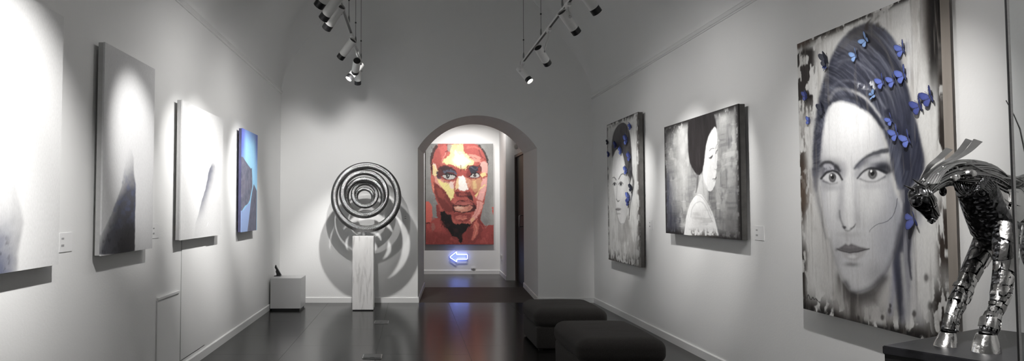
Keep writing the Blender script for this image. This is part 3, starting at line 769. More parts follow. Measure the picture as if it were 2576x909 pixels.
for (x, y, s, r, f, tn) in ((2181,102,.105,38,22,LBLUE),(2156,140,.10,18,30,LBLUE),(2275,125,.11,14,30,BLUE),(2084,150,.12,8,62,DARK),(2079,170,.06,-60,30,BLUE),
    (2224,207,.105,20,30,BLUE),(2252,204,.10,18,34,BLUE),(2277,190,.12,16,26,BLUE),(2199,240,.075,-70,26,LBLUE),(2317,268,.12,20,28,DBLUE),(2344,246,.125,22,28,DBLUE),
    (2033,242,.09,4,58,DBLUE),(2075,275,.11,10,52,DARK),(2040,305,.075,-15,50,BLUE),(2246,303,.085,30,30,BLUE),(2259,337,.11,24,26,BLUE),(2289,352,.115,22,30,BLUE),(2303,552,.12,200,40,DBLUE)):
    butterfly(cv.thing, cv, x, y, s*.86, r, f, tn)

# --- right wall, middle: woman in profile, square-ish
cv = painting_on_wall(1, (1860, 259.4, 601.6), (1673, 320, 586.6), 'far', .06, .03, 240, 220,
    'black and white canvas of a woman in profile with dark upswept hair', M['edge_dark'], (1650,250,2.332), (150,150,149), wob=2.0)
X, Y = cv.X, cv.Y; gh = cv.grain(71, 4, 40); gv = cv.grain(72, 36, 5); g2 = cv.grain(73, 9, 9); g5 = cv.grain(74, 30, 30)
cv.mix(sstep(.42,.68,gh)*.55, (104,104,106)); cv.mix(sstep(.5,.75,gv)*.5, (88,89,94)); cv.mix(sstep(.5,.72,g2)*.55, (196,196,194)); cv.mix(sstep(.55,.75,gh)*sstep(.4,.6,g2)*.5, (210,210,208))
cv.mix(sstep(150,60,X)*sstep(350,560,Y)*(.45+.6*gv), (62,66,86)); cv.mix(sstep(115,60,X)*sstep(300,170,Y)*.75, (54,53,54))
cv.mix(np.exp(-((X-155)/42)**2)*sstep(700,420,Y)*(.45+.6*g2), (226,226,224)); cv.mix(sstep(380,470,X)*sstep(260,480,Y)*.4*(.4+gh), (110,110,112)); cv.mix(sstep(350,380,X)*sstep(440,400,X)*sstep(230,120,Y)*.5, (206,206,204))
cv.mix(sstep(170,110,X)*sstep(600,720,Y)*(.4+.8*gv), (58,60,72)); cv.mix(sstep(340,420,X)*sstep(560,760,Y)*(.3+.8*g2), (104,103,103))
bd = np.minimum(np.minimum(cv.a, cv.w-cv.a), np.minimum(cv.b, cv.h-cv.b)); cv.mix(sstep(.10,.0,bd)*sstep(.36,.5,g5), (38,36,36)); cv.mix(sstep(.035,.0,bd), (34,32,32))
cv.mix(sstep(150,95,X)*sstep(240,170,Y)*sstep(.35,.5,g5)*.8, (44,43,44))
cv.poly([(165,800),(172,740),(176,696),(188,650),(202,608),(224,574),(246,556),(268,556),(290,588),(312,628),(334,668),(350,720),(362,770),(366,800)], (232,232,231), 3)
for p in ([(205,690),(214,640),(240,606),(272,606),(300,650),(330,720)], [(228,560),(262,570),(296,610),(326,680)], [(300,560),(318,620),(340,690)]): cv.stroke(p, (5,3), (160,160,160), 3.5, .6)
cv.ell(250,700,38,60,(196,195,194),.7,.6); cv.mix(cv.polymask([(215,660),(320,650),(345,760),(215,770)], 15)*sstep(.5,.65,gh)*.4, (168,167,166)); cv.mix(sstep(740,800,Y)*sstep(170,200,X)*sstep(380,340,X)*sstep(.42,.6,g5)*.9, (70,66,62))
cv.poly([(262,428),(280,470),(296,515),(310,548),(306,600),(290,590),(268,556),(232,556),(246,500),(254,450)], (196,196,195), 3); cv.stroke([(262,434),(250,490),(236,550)], (4,6), (120,120,120), 3, .6); cv.stroke([(272,450),(276,500),(284,560)], (4,3), (150,150,150), 3, .6); cv.stroke([(306,540),(304,570),(306,606)], 4, (130,130,130), 3, .6)
pf = [(338,168),(350,162),(358,196),(361,228),(359,250),(361,270),(358,292),(361,318),(362,345),(357,378),(358,400),(353,412),(355,430),(351,448),(353,460),(350,472),(350,486),(346,506),(334,530),(322,541),(308,538),(292,518),(280,488),(273,448),(276,404),(284,352),(290,292),(300,240),(318,200)]
cv.poly(pf, (240,240,239), 2); cv.stroke([(292,290),(284,352),(277,410),(276,452),(284,492),(300,524)], (10,7), (176,176,176), 6, .65); cv.ell(352,330,8,60,(212,212,212),.7,.6)
cv.stroke([(314,302),(324,292),(334,288),(342,289)], (3,4), (70,68,68), 1.6, .9); cv.poly([(308,344),(318,340),(328,331),(334,326),(333,338),(326,349),(316,350)], (42,40,41), 2, .92)
cv.stroke([(352,290),(355,272),(361,264)], (3,3), (80,78,78), 1.8, .85); cv.stroke([(352,318),(356,304),(361,298)], (6,5), (60,58,58), 2, .85); cv.stroke([(333,468),(342,467),(348,470),(353,458)], (3,6), (38,36,36), 1.8, .95); cv.stroke([(340,478),(348,478)], 4, (150,149,149), 2, .7); cv.stroke([(345,410),(351,414)], 3, (110,110,110), 2, .7)
hm = cv.polymask([(189,128),(240,104),(290,88),(328,72),(342,92),(351,130),(356,172),(344,160),(330,176),(314,204),(302,238),(292,284),(286,340),(278,398),(270,428),(254,446),(240,440),(226,424),(210,400),(198,366),(190,310),(187,220)], 3.5, True)
cv.mix(hm, (37,34,35)); cv.mix(hm*sstep(.5,.7,gv)*.25, (66,62,64)); cv.stroke([(244,436),(246,470),(240,520),(234,550)], (14,3), (52,50,51), 5, .7); cv.stroke([(214,410),(222,440),(236,460)], (10,3), (90,90,90), 6, .5)
cv.mul(.92+.16*g5); MID = cv; cv.build(cv.thing, cv.n)

# --- right wall, furthest: narrow portrait with dark hair and small butterflies
cv = painting_on_wall(1, (1607.5, 283, 671), (1529, 314, 652.8), 'far', .06, .03, 170, 260,
    'tall pale portrait of a dark-haired woman with small blue butterflies, furthest right wall canvas', M['edge_dark'], (1510,270,2.163), (202,202,200), wob=1.0)
X, Y = cv.X, cv.Y; g1 = cv.grain(81, 8, 5); g2 = cv.grain(82, 24, 16); g3 = cv.grain(83, 30, 4)
cv.mix(sstep(.5,.75,g1)*.4, (160,160,158)); cv.mix(sstep(.55,.75,g3)*.3, (140,138,136)); bd = np.minimum(np.minimum(cv.a, cv.w-cv.a), np.minimum(cv.b, cv.h-cv.b))
cv.mix(sstep(.09,.0,bd)*sstep(.42,.55,g2), (52,49,47)); cv.mix(sstep(.02,.0,bd)*.8, (48,45,44)); cv.mix(sstep(.12,0,cv.b/cv.h)*sstep(.5,.62,g2), (66,62,60)); cv.mix(sstep(190,205,X)*sstep(.45,.6,g2)*.6,(90,86,84))
cv.poly([(98,600),(150,590),(170,660),(150,730),(118,745),(98,720)], (136,134,132), 14, .7, tex=.4+g1); cv.mix(sstep(640,740,Y)*sstep(60,90,X)*sstep(.42,.65,g1)*.4, (160,158,155))
fc = [(74,262),(84,234),(100,228),(116,238),(128,276),(140,330),(150,372),(147,430),(150,500),(152,556),(142,596),(126,636),(110,634),(96,606),(88,552),(80,490),(72,430),(66,380),(66,310)]
fm = cv.polymask(fc, 3, True); cv.mix(fm, (226,226,225)); cv.mix(fm*sstep(420,620,Y)*.45, (178,177,176)); cv.mix(fm*sstep(120,150,X)*.55, (150,150,150)); cv.ell(105,330,22,60,(246,246,246),.7,.7)
hm = cv.polymask([(64,275),(62,210),(70,150),(88,108),(110,88),(128,84),(146,100),(160,140),(168,200),(172,280),(174,360),(160,420),(152,390),(146,360),(136,322),(126,268),(114,236),(98,228),(84,236),(72,262)], 3, True)
cv.mix(hm*(.85+.2*g1), (58,56,58)); cv.mix(hm*sstep(.52,.7,g3)*.4, (98,97,100)); cv.stroke([(166,350),(180,400),(176,460),(164,520),(158,590)], (10,4), (44,42,44), 4, .9, .4+g2); cv.stroke([(152,380),(158,400),(150,440)], (8,5), (176,175,174), 3, .7); cv.stroke([(150,520),(158,560),(156,610)], 5, (90,86,84), 3, .7)
cv.stroke([(68,384),(76,382),(86,396)], (4,4), (62,60,62), 1.8, .9); cv.stroke([(100,392),(112,370),(124,362),(134,370)], (4,5), (62,60,62), 1.8, .9)
for (x, y, r) in ((78,419,6),(112,418,7.5)):
    cv.ell(x, y, r*1.5, r*1.5, (130,130,132), .4, .8); cv.ell(x, y, r*1.35, r*1.25, (232,232,232), .3); cv.ell(x, y, r*.85, r*1.3, (86,86,88), .25); cv.ell(x, y, r*.35, r*.55, (22,22,24), .3); cv.stroke([(x-r*1.6,y+2),(x,y-r*1.6),(x+r*1.7,y)], 3, (54,53,55), 1.5, .9)
cv.stroke([(92,410),(90,460),(88,500)], (5,5), (186,186,186), 4, .7); cv.stroke([(88,500),(96,514),(104,508)], 4, (92,90,90), 2.5, .85); cv.ell(97,511,3,3,(54,52,52),.5,.8)
cv.ell(98,556,15,8,(128,126,126),.35,.9); cv.stroke([(84,556),(98,558),(113,554)], 2.4, (72,70,70), 1.2, .9); cv.ell(99,580,12,4,(150,149,148),.5,.7); cv.stroke([(88,560),(96,606),(110,634),(128,634)], 4, (128,126,125), 3, .7); cv.ell(126,540,14,40,(176,176,176),.7,.5)
cv.mul(.93+.14*g2); cv.c = np.clip(cv.c*1.08, 0, 1); FARW = cv; cv.build(cv.thing, cv.n)
for (x, y, s, r, f, tn) in ((171,105,.10,20,50,BLUE),(151,178,.15,8,45,BLUE),(92,206,.11,10,55,DBLUE),(120,237,.12,12,50,BLUE),(52,258,.09,-10,45,DBLUE),(168,270,.13,14,50,DBLUE),(149,345,.12,8,50,BLUE),(163,492,.14,0,45,BLUE),(176,440,.11,6,55,DARK),(46,192,.08,0,55,DARK),(158,520,.10,10,50,DBLUE)):
    butterfly(cv.thing, cv, 1510+x/2.163, 270+y/2.163, s, r, f, tn)

# --- far wall beyond the arch: red portrait
FT = .05
fa = on_y(1071, 361.7, YW-FT-.02); fb_ = on_y(1241.8, 615.6, YW-FT-.02)
t = empty('painting', ((fa.x+fb_.x)/2, YW, fb_.z), "large red and yellow portrait of a man's face hanging beyond the arch", 'painting')
MB().box((fa.x+.001, YW-FT-.02+.002, fb_.z+.001), (fb_.x-.001, YW-.02, fa.z-.001), bevel=.003).build('canvas_edge', M['edge_canvas'], t)
m = MB(); m.box((fa.x+.15, YW-.02, fa.z-.2), (fb_.x-.15, YW, fa.z-.12)); m.box((fa.x+.15, YW-.02, fb_.z+.12), (fb_.x-.15, YW, fb_.z+.2)); m.build_split('hanging_batten', M['batten'], t)
cv = Canvas(Vector((fa.x, YW-FT-.02, fb_.z)), Vector((fb_.x-fa.x, 0, 0)), Vector((0, 0, fa.z-fb_.z)), 260, 390, (1060,350,3.245), (142,142,140), wob=5.0)
X, Y = cv.X, cv.Y; g1 = cv.grain(91, 6, 6); g2 = cv.grain(92, 16, 10); g3 = cv.grain(93, 3, 3)
cv.mix(sstep(300,560,X)*sstep(300,120,Y)*.0+sstep(.5,.7,g1)*.35, (118,118,116)); cv.mix(sstep(530,590,X)*sstep(420,520,Y)*.5, (176,176,172)); cv.mix(sstep(80,38,X)*sstep(330,140,Y)*.5,(128,126,122))
def P(pts, c, soft=3, al=1.0, sm=False, tx=None): cv.poly(pts, c, soft, al, sm, tx)
def S(pts, w, c, soft=2.5, al=1.0, tx=None): cv.stroke(pts, w, c, soft, al, tx)
P([(30,518),(58,508),(86,548),(92,640),(78,690),(60,700),(30,700)], (214,98,84)); P([(578,560),(596,548),(596,622),(580,618)], (208,84,72))
P([(30,690),(70,684),(112,648),(160,640),(470,636),(516,712),(560,702),(596,706),(596,870),(30,870)], (166,66,62)); cv.mix(cv.polymask([(30,690),(596,706),(596,870),(30,870)],8)*sstep(.48,.65,g2)*.6, (190,84,76)); cv.mix(cv.polymask([(30,760),(596,740),(596,870),(30,870)],20)*sstep(.5,.36,g1)*.6, (128,48,46))
P([(118,540),(505,520),(484,640),(480,700),(505,740),(440,850),(330,860),(240,800),(150,690),(126,620)], (142,58,56)); cv.ell(97,717,15,30,(150,142,132),.2,.95)
hd = [(75,200),(80,150),(96,95),(122,58),(160,38),(250,30),(420,32),(470,56),(508,98),(530,140),(543,190),(541,262),(536,350),(526,440),(512,520),(492,600),(446,660),(384,704),(300,712),(236,700),(180,640),(142,566),(116,480),(98,440),(84,372),(78,300)]
P(hd, (178,80,70), 2.5); hmk = cv.polymask(hd, 3)
cv.mix(hmk*sstep(.5,.62,g2)*.5, (200,102,88)); cv.mix(hmk*sstep(.5,.4,g1)*.55, (146,58,54))
P([(75,300),(96,300),(108,360),(104,440),(92,430),(82,372)], (204,102,84)); P([(92,380),(100,382),(104,440),(96,430)], (232,140,112), 2)
P([(104,60),(150,38),(215,40),(214,90),(190,150),(150,190),(110,200),(96,170)], (176,76,68), 5, .8); P([(140,70),(190,44),(214,60),(200,130),(176,180),(160,150)], (204,92,84), 5, .7); S([(210,44),(216,90),(190,120),(168,186)], (12,6), (116,44,44), 3, .8); S([(196,120),(172,170),(176,196)], (14,8), (224,136,122), 4, .8)
P([(228,60),(270,44),(340,38),(346,100),(372,124),(402,160),(436,186),(420,214),(384,214),(350,250),(312,246),(286,222),(240,208),(172,190),(206,150),(236,120)], (238,222,150), 5); P([(270,96),(330,110),(380,160),(410,188),(360,216),(330,236),(300,216),(270,180)], (250,236,206), 8, .9); cv.ell(300,175,44,36,(252,246,232),.6,.8)
P([(214,40),(252,40),(240,90),(222,110),(212,92)], (150,144,136), 4, .9); P([(252,40),(340,38),(346,96),(300,100),(250,90)], (196,170,122), 8, .7, False, .4+g1); S([(300,60),(296,110),(330,120)], (18,10), (230,214,146), 5, .7)
P([(346,40),(420,36),(470,60),(512,112),(526,170),(470,150),(420,120),(366,120),(348,96)], (176,74,66), 5, .9); S([(372,70),(430,64),(480,90)], (18,12), (206,108,94), 6, .6); P([(376,124),(440,130),(486,150),(480,188),(440,186),(404,164)], (222,148,130), 6, .85); S([(392,152),(430,150),(450,160)], (9,5), (150,62,58), 3, .8); S([(468,90),(490,140),(520,168)], (12,8), (122,46,46), 4, .8)
S([(120,62),(94,110),(80,170),(80,204)], (26,14), (52,40,40), 4, .9); S([(84,205),(84,250),(94,290)], (10,8), (36,32,34), 2.5, .95); S([(466,50),(505,92),(528,140),(536,168),(541,206)], (14,16), (54,42,42), 4, .95); S([(538,200),(540,240),(536,290)], (6,4), (80,44,42), 2, .9)
P([(92,206),(110,204),(128,240),(126,290),(108,310),(94,280)], (232,212,150), 4, .9); S([(98,200),(110,210),(120,240)], (10,8), (240,210,200), 3, .8)
P([(104,300),(128,310),(170,330),(230,350),(278,340),(262,392),(244,372),(222,420),(150,390),(112,352)], (226,160,140), 6, .9); P([(130,324),(180,352),(232,366),(266,402),(266,450),(256,488),(238,506),(218,470),(196,424),(146,372)], (238,222,138), 5); P([(228,350),(262,350),(268,400),(250,410),(232,392)], (232,204,196), 5, .9)
P([(96,350),(128,376),(190,420),(216,470),(240,510),(262,534),(250,598),(216,600),(176,580),(142,520),(112,450)], (122,50,46), 6, .95); P([(120,400),(160,410),(196,460),(180,500),(140,470)], (168,76,62), 8, .7); S([(150,430),(200,500),(236,540)], (14,10), (160,70,62), 5, .6)
P([(476,196),(520,180),(541,200),(540,280),(500,280),(486,240)], (230,170,158), 5, .9); P([(480,280),(524,272),(528,300),(492,310)], (240,214,140), 4, .9); P([(400,330),(480,320),(500,350),(480,420),(440,440),(402,400)], (206,150,108), 8, .85); P([(420,340),(446,330),(450,400),(424,410)], (226,196,130), 7, .7)
P([(500,320),(536,310),(533,370),(520,440),(500,510),(470,504),(440,480),(462,440),(484,390)], (232,168,160), 5, .95); S([(520,372),(486,400),(462,440),(446,464)], (10,16), (238,214,134), 4, .9); S([(480,420),(460,470),(452,500)], (8,12), (198,96,84), 4, .7)
P([(300,306),(340,298),(356,316),(374,380),(384,410),(350,426),(316,420),(300,400)], (248,240,232), 5); P([(290,330),(302,310),(306,400),(284,410),(276,390)], (238,206,150), 5, .9); P([(356,312),(400,330),(404,380),(386,408),(374,372)], (214,150,118), 6, .9)
P([(268,434),(300,428),(340,438),(380,428),(404,432),(418,470),(420,496),(390,480),(360,470),(320,474),(286,470)], (108,42,42), 4); P([(300,440),(350,440),(372,452),(350,466),(310,462)], (160,74,64), 4, .85); P([(380,452),(414,470),(424,504),(396,498),(372,476)], (56,24,26), 4, .95); S([(300,476),(330,490),(372,486)], (10,8), (176,84,74), 5, .8)
P([(238,210),(330,246),(346,262),(388,220),(398,240),(374,320),(356,314),(340,292),(312,300),(290,288),(276,250)], (172,70,62), 5, .85); S([(322,214),(326,240),(322,262)], (7,5), (96,30,34), 2.5, .9); S([(344,254),(366,238),(384,222)], (9,6), (110,40,42), 3, .85)
P([(124,276),(136,240),(162,218),(204,214),(246,228),(284,262),(290,286),(240,292),(190,284),(160,308),(140,322),(126,304)], (92,42,44), 4); P([(150,236),(200,222),(250,240),(276,262),(220,262),(170,270)], (58,36,42), 5, .85); S([(190,272),(230,262),(262,268),(284,288)], (20,12), (82,86,104), 3.5, .95); S([(196,282),(240,284),(276,296)], (6,8), (44,46,58), 2, .95); S([(128,268),(134,316),(156,318)], (12,16), (60,60,72), 4, .8)
P([(376,234),(392,218),(440,214),(490,226),(494,250),(478,282),(430,292),(396,310),(374,318),(366,300)], (128,46,44), 4, .95); P([(388,240),(404,222),(440,220),(466,232),(462,260),(440,282),(408,282),(396,262)], (48,48,60), 4); S([(400,230),(440,250),(456,236)], (10,6), (94,98,116), 3, .8); S([(470,222),(492,232),(488,262)], (7,7), (40,34,38), 3, .8)
P([(172,310),(184,294),(214,286),(250,292),(282,300),(276,322),(240,332),(200,328)], (184,180,176), 3); P([(396,304),(410,290),(440,280),(466,286),(476,298),(462,314),(430,318),(404,316)], (186,182,178), 3)
for (x, y, r) in ((216,306,15),(436,298,13)):
    cv.ell(x, y, r, r*1.15, (30,28,32), .2); cv.ell(x-2, y+4, r*.5, r*.4, (96,84,80), .5, .8); cv.ell(x+4, y-5, 3.2, 3.2, (250,250,250), .4)
S([(170,304),(190,290),(222,284),(256,292),(284,304)], (9,10), (24,22,26), 1.8, .95); S([(176,318),(206,332),(246,334),(280,318)], (5,4), (44,36,40), 2, .9); S([(392,306),(410,288),(440,278),(470,288),(478,300)], (9,10), (24,22,26), 1.8, .95); S([(400,316),(430,322),(462,316),(476,304)], (5,4), (58,40,42), 2, .9); S([(186,340),(214,350),(240,342)], (6,4), (108,64,62), 3, .8)
P([(250,560),(262,536),(300,504),(330,500),(352,506),(380,498),(410,514),(436,542),(448,566),(430,590),(390,600),(330,604),(280,598),(254,588)], (74,30,32), 4, .95); P([(266,540),(286,520),(312,506),(340,514),(380,502),(408,518),(424,540),(380,548),(330,544)], (164,80,74), 3); P([(290,530),(330,522),(392,520),(400,536),(340,540)], (190,104,94), 5, .7)
P([(262,552),(300,545),(350,550),(400,545),(420,552),(404,582),(364,596),(310,594),(278,582)], (206,134,112), 4)
P([(272,556),(330,550),(350,572),(310,580),(282,572)], (232,176,150), 7, .8); S([(290,560),(318,557)], (10,6), (242,206,182), 5, .8); P([(378,556),(410,554),(400,578),(376,580)], (178,98,84), 6, .8)
S([(262,548),(300,542),(336,550),(380,544),(424,546)], (6,7), (50,22,24), 2, .95); S([(290,594),(340,602),(386,594)], (6,6), (70,30,30), 4, .8)
P([(428,530),(446,548),(450,570),(440,592),(430,572)], (62,26,30), 3, .9); P([(448,500),(470,512),(504,520),(496,560),(476,606),(440,656),(408,688),(394,664),(428,614),(452,560)], (232,156,144), 4); P([(398,650),(420,640),(436,656),(410,686)], (236,180,130), 3, .9); S([(470,520),(462,580),(430,636)], (10,8), (214,124,112), 4, .7)
P([(262,612),(300,606),(380,612),(410,612),(400,650),(370,676),(310,676),(276,656)], (136,54,52), 5, .9); P([(280,632),(310,624),(366,628),(374,652),(340,664),(300,664),(276,654)], (196,100,88), 4, .9); S([(290,652),(340,654),(372,650)], (6,8), (222,134,112), 3, .8)
bk = [(156,596),(188,590),(214,622),(244,618),(250,656),(262,690),(310,696),(352,686),(396,690),(412,684),(384,720),(360,756),(336,782),(334,826),(326,856),(306,834),(296,806),(248,790),(224,752),(198,716),(176,690),(160,650)]
P(bk, (22,17,19), 5); cv.mix(cv.polymask(bk, 3)*sstep(.52,.62,g2)*.35, (72,34,36)); S([(160,684),(190,716),(214,722)], (10,8), (30,22,24), 4, .9); S([(40,690),(64,684),(72,696)], (10,6), (60,26,28), 3, .8)
P([(424,696),(446,664),(470,700),(462,760),(440,812),(404,828),(424,770)], (212,108,92), 4, .9); P([(372,742),(404,716),(416,760),(396,812),(364,840),(346,820)], (134,54,50), 5, .9); S([(438,700),(450,740),(432,800)], (8,6), (236,150,126), 3, .8); P([(334,776),(372,760),(382,850),(332,858)], (150,58,54), 6, .8); S([(470,640),(486,690),(512,720)], (6,8), (110,40,40), 3, .8)
P([(92,640),(150,650),(170,700),(200,750),(110,760),(60,720)], (174,72,66), 8, .7); cv.mix(sstep(846,868,Y)*.5, (110,40,40))

# palette-knife smears: colour dragged in short flat patches
jj, ii = np.meshgrid(np.arange(cv.nu), np.arange(cv.nv)); cell = fbm(cv.a*9, cv.b*7, 201, 2); ang = np.floor(cell*9)*1.9
amp = 7*(fbm(cv.a*30, cv.b*30, 203, 3)-.35); dx = np.cos(ang)*amp; dy = np.sin(ang)*amp*1.6
cv.c = cv.c[np.clip(ii+dy.astype(int), 0, cv.nv-1), np.clip(jj+dx.astype(int), 0, cv.nu-1)]
rr_ = random.Random(5)
for _ in range(150):
    x0 = rr_.uniform(80, 545); y0 = rr_.uniform(45, 860); i0 = int(np.clip((862-y0)/824, 0, .999)*cv.nv); j0 = int(np.clip((x0-35)/555, 0, .999)*cv.nu)
    col = cv.c[i0, j0]*rr_.uniform(.72, 1.4); a_ = rr_.uniform(0, 3.1); l_ = rr_.uniform(8, 26)
    if 170 < x0 < 480 and 270 < y0 < 340: continue
    m_ = cv.sd_seg([(x0-l_*math.cos(a_), y0-l_*math.sin(a_)), (x0+l_*math.cos(a_), y0+l_*math.sin(a_))])[0]; cv.mix(sstep(6, 3, m_)*.55*sstep(.3,.6,cv.grain(205,30,30)), np.clip(col,0,1))
lum = cv.c.mean(-1, keepdims=True); cv.c = np.clip((cv.c*.86+lum*.14)*1.08+.012, 0, 1); cv.mul(.93+.14*cv.grain(97, 40, 40)); REDP = cv; cv.build(t, Vector((0,-1,0)))
# ================================================================== OBJECTS
# --- white plinth in the corner and the small dark figure on it
pf0 = on_z(756, 782.5); pf1 = on_z(673, 783); py = pf0.y
pxa = max(on_y(673, 740, py).x, XL+.03); pxb = on_y(756.5, 740, py).x; ph = on_y(715, 700.5, py).z; pd = .46
pd = min(pd, YB-.02-bt-py)
t = empty('plinth', ((pxa+pxb)/2, py+pd/2, 0), 'low white cube plinth in the left corner at the end of the room', 'plinth')
MB().box((pxa, py, .03), (pxb, py+pd, ph), bevel=.004).build('plinth_box', M['white_lacquer'], t)
MB().box((pxa+.02, py+.02, 0), (pxb-.02, py+pd-.02, .03)).build('recessed_base', M['black'], t)
yo = py+.30; sc_ = 5.68
prof = [(284,297),(290,289),(318,290),(322,270),(314,252),(306,236),(316,210),(305,196),(293,172),(304,134),(312,144),(322,170),(340,200),(362,240),(388,284),(380,298)]
base_v = 640+298/5.68; zoff = ph - on_y(690, base_v, yo).z
pts = []
for a, b in prof:
    q = on_y(640+a/sc_, 640+b/sc_, yo); pts.append(Vector((q.x, yo-.02, q.z+zoff)))
t = empty('figurine', (pts[0].x+.05, yo, ph), 'small black abstract figurine on the white cube plinth', 'figurine')
m = MB(); m.prism(pts[1:-1], (0, .045, 0)); bmesh.ops.bevel(m.bm, geom=m.bm.edges[:], offset=.003, segments=1, affect='EDGES')
m.build('figure', M['black'], t)
MB().box((pts[0].x, yo-.03, ph), (pts[-1].x+.004, yo+.035, ph+.008), bevel=.002).build('figure_base', M['black'], t)

# --- marble pedestal and the ring sculpture
q0 = on_z(886, 782.3); q1 = on_z(939.5, 782.3); my = q0.y; mx0, mx1 = q0.x, q1.x; mh = on_y(913, 595, my).z; mw = mx1-mx0
t = empty('pedestal', ((mx0+mx1)/2, my+mw/2, 0), 'tall square marble pedestal with grey veins carrying the ring sculpture', 'pedestal')
MB().box((mx0, my, .012), (mx1, my+mw, mh), bevel=.004).build('marble_column', M['marble'], t)
MB().box((mx0+.006, my+.006, 0), (mx1-.006, my+mw-.006, .012)).build('plinth_foot', M['black'], t)
ry = my+mw/2
def rp(a, b): return on_y(820+a/4.329, 400+b/4.329, ry)
mpp = ry/F_PX/4.329
t = empty('ring_sculpture', (rp(415,835).x, ry, mh), 'hammered dark metal sculpture of nested rings on the marble pedestal', 'sculpture')
def torus(cx, cy, ro, tube, tilt, yaw, dy, flat=1.0):
    c = rp(cx, cy) + Vector((0, dy, 0)); R = (ro-tube)*mpp; tr = tube*mpp; n = 96
    Mt = Matrix.Rotation(R_(yaw), 3, 'Z') @ Matrix.Rotation(R_(tilt), 3, 'X')
    pts = [c + Mt @ Vector((R*math.cos(2*math.pi*i/n), 0, R*math.sin(2*math.pi*i/n))) for i in range(n)]
    return MB().loft(pts, [(tr*flat, tr)]*n, 20, closed=True, up=Mt @ Vector((0,1,0)))
for cx, cy, ro, tb, ti, ya, dy in ((437,420,384,38,0,0,0),(418,380,273,34,-9,5,-.012),(424,421,230,28,10,-4,-.010),(424,391,154,25,-10,6,-.004),(421,419,114,21,8,-6,0)):
    torus(cx, cy, ro, tb, ti, ya, dy).build('ring', M['hammer'], t, True)
a = rp(415, 836); b_ = rp(415, 786)
MB().cyl((a.x, ry, mh), (a.x, ry, b_.z+.004), .026, n=24).build('mounting_pin', M['steel'], t, True, 40)

# --- floor sockets
def socket(px0, px1, pyf, label, pyb):
    a = on_z(px0, pyf); b = on_z(px1, pyf); c = on_z((px0+px1)/2, pyb)
    t = empty('floor_socket', ((a.x+b.x)/2, (a.y+c.y)/2, 0), label, 'floor socket', 'floor sockets in the tiles')
    MB().box((a.x, a.y, 0), (b.x, c.y, .006), bevel=.002).build('socket_frame', M['steel'], t)
    MB().box((a.x+.008, a.y+.008, .004), (b.x-.008, c.y-.008, .012), bevel=.002).build('socket_lid', M['plate'], t)
    MB().box(((a.x+b.x)/2-.02, a.y+.015, .012), ((a.x+b.x)/2+.02, a.y+.022, .0135)).build('finger_slot', M['black'], t)
socket(941, 977, 814.3, 'metal floor socket plate nearer the marble pedestal', 808)
socket(911, 960, 903.5, 'metal floor socket plate nearer the camera', 893.5)

# --- two upholstered ottomans
def softbox(a, b, r, seg=5, puff=0.0, nx=14, ny=14):
    m = MB(); m.box(a, b, bevel=r, seg=seg); return m
def cushion(x0, x1, y0, y1, z0, z1, name, parent):
    bm = bmesh.new(); nx = ny = 26; cx, cy = (x0+x1)/2, (y0+y1)/2; rx, ry_ = (x1-x0)/2, (y1-y0)/2; hz = (z1-z0)/2; cz = (z0+z1)/2
    def sup(u, v, w):            # rounded box from a cube direction grid
        return u, v, w
    bmesh.ops.create_cube(bm, size=2); bmesh.ops.subdivide_edges(bm, edges=bm.edges[:], cuts=22, use_grid_fill=True)
    for v in bm.verts:
        u, w, q = v.co; r = .105; ex, ey, ez = rx-r, ry_-r, hz-min(r, hz*.8); rz = min(r, hz*.8)
        X, Y, Z = u*rx, w*ry_, q*hz
        ix, iy, iz = max(-ex, min(ex, X)), max(-ey, min(ey, Y)), max(-ez, min(ez, Z))
        d = Vector(((X-ix)/r, (Y-iy)/r, (Z-iz)/rz))
        if d.length > 1e-6:
            k = max(abs(d.x), abs(d.y), abs(d.z)); d = d.normalized()*k
        X, Y, Z = ix+d.x*r, iy+d.y*r, iz+d.z*rz
        puff = .016*max(0, 1-(u*u))*max(0, 1-w*w) if q > .5 else 0
        wr = 0
        if q > .3:
            for (wx, wy, wl, an) in ((-.15,-.1,.16,.1), (.05,-.35,.2,-.1), (-.2,.3,.14,.2)):
                dx, dy = X-wx*rx, Y-wy*ry_; pr = dx*math.cos(an)+dy*math.sin(an); pp = -dx*math.sin(an)+dy*math.cos(an)
                wr -= .007*math.exp(-(pr/wl)**2-(pp/.018)**2)
        v.co = Vector((cx+X+.004*math.sin(Y*9+X*5), cy+Y+.004*math.sin(X*11), cz+Z+puff+wr))
    me = bpy.data.meshes.new(name); bm.to_mesh(me); bm.free(); me.materials.append(M['fabric']); me.polygons.foreach_set('use_smooth', [True]*len(me.polygons))
    o = bpy.data.objects.new(name, me); COL.objects.link(o); o.parent = parent; o.matrix_parent_inverse = parent.matrix_basis.inverted(); return o
def ottoman(x0, x1, y0, y1, label):
    t = empty('ottoman', ((x0+x1)/2, (y0+y1)/2, 0), label, 'ottoman', 'charcoal ottomans')
    MB().box((x0+.022, y0+.022, .012), (x1-.022, y1-.022, .25), bevel=.025, seg=4).build('base', M['fabric'], t, True)
    cushion(x0, x1, y0, y1, .225, .432, 'seat_cushion', t)
    for sx in (x0+.07, x1-.07):
        for sy in (y0+.07, y1-.07): MB().cyl((sx, sy, 0), (sx, sy, .02), .025, n=14).build('foot', M['black'], t, True, 40)
ottoman(1.36, 2.10, 5.52, 6.56, 'nearer of the two charcoal fabric ottomans, its top creased')
ottoman(1.31, 2.10, 7.18, 8.08, 'further charcoal fabric ottoman, partly behind the nearer one')

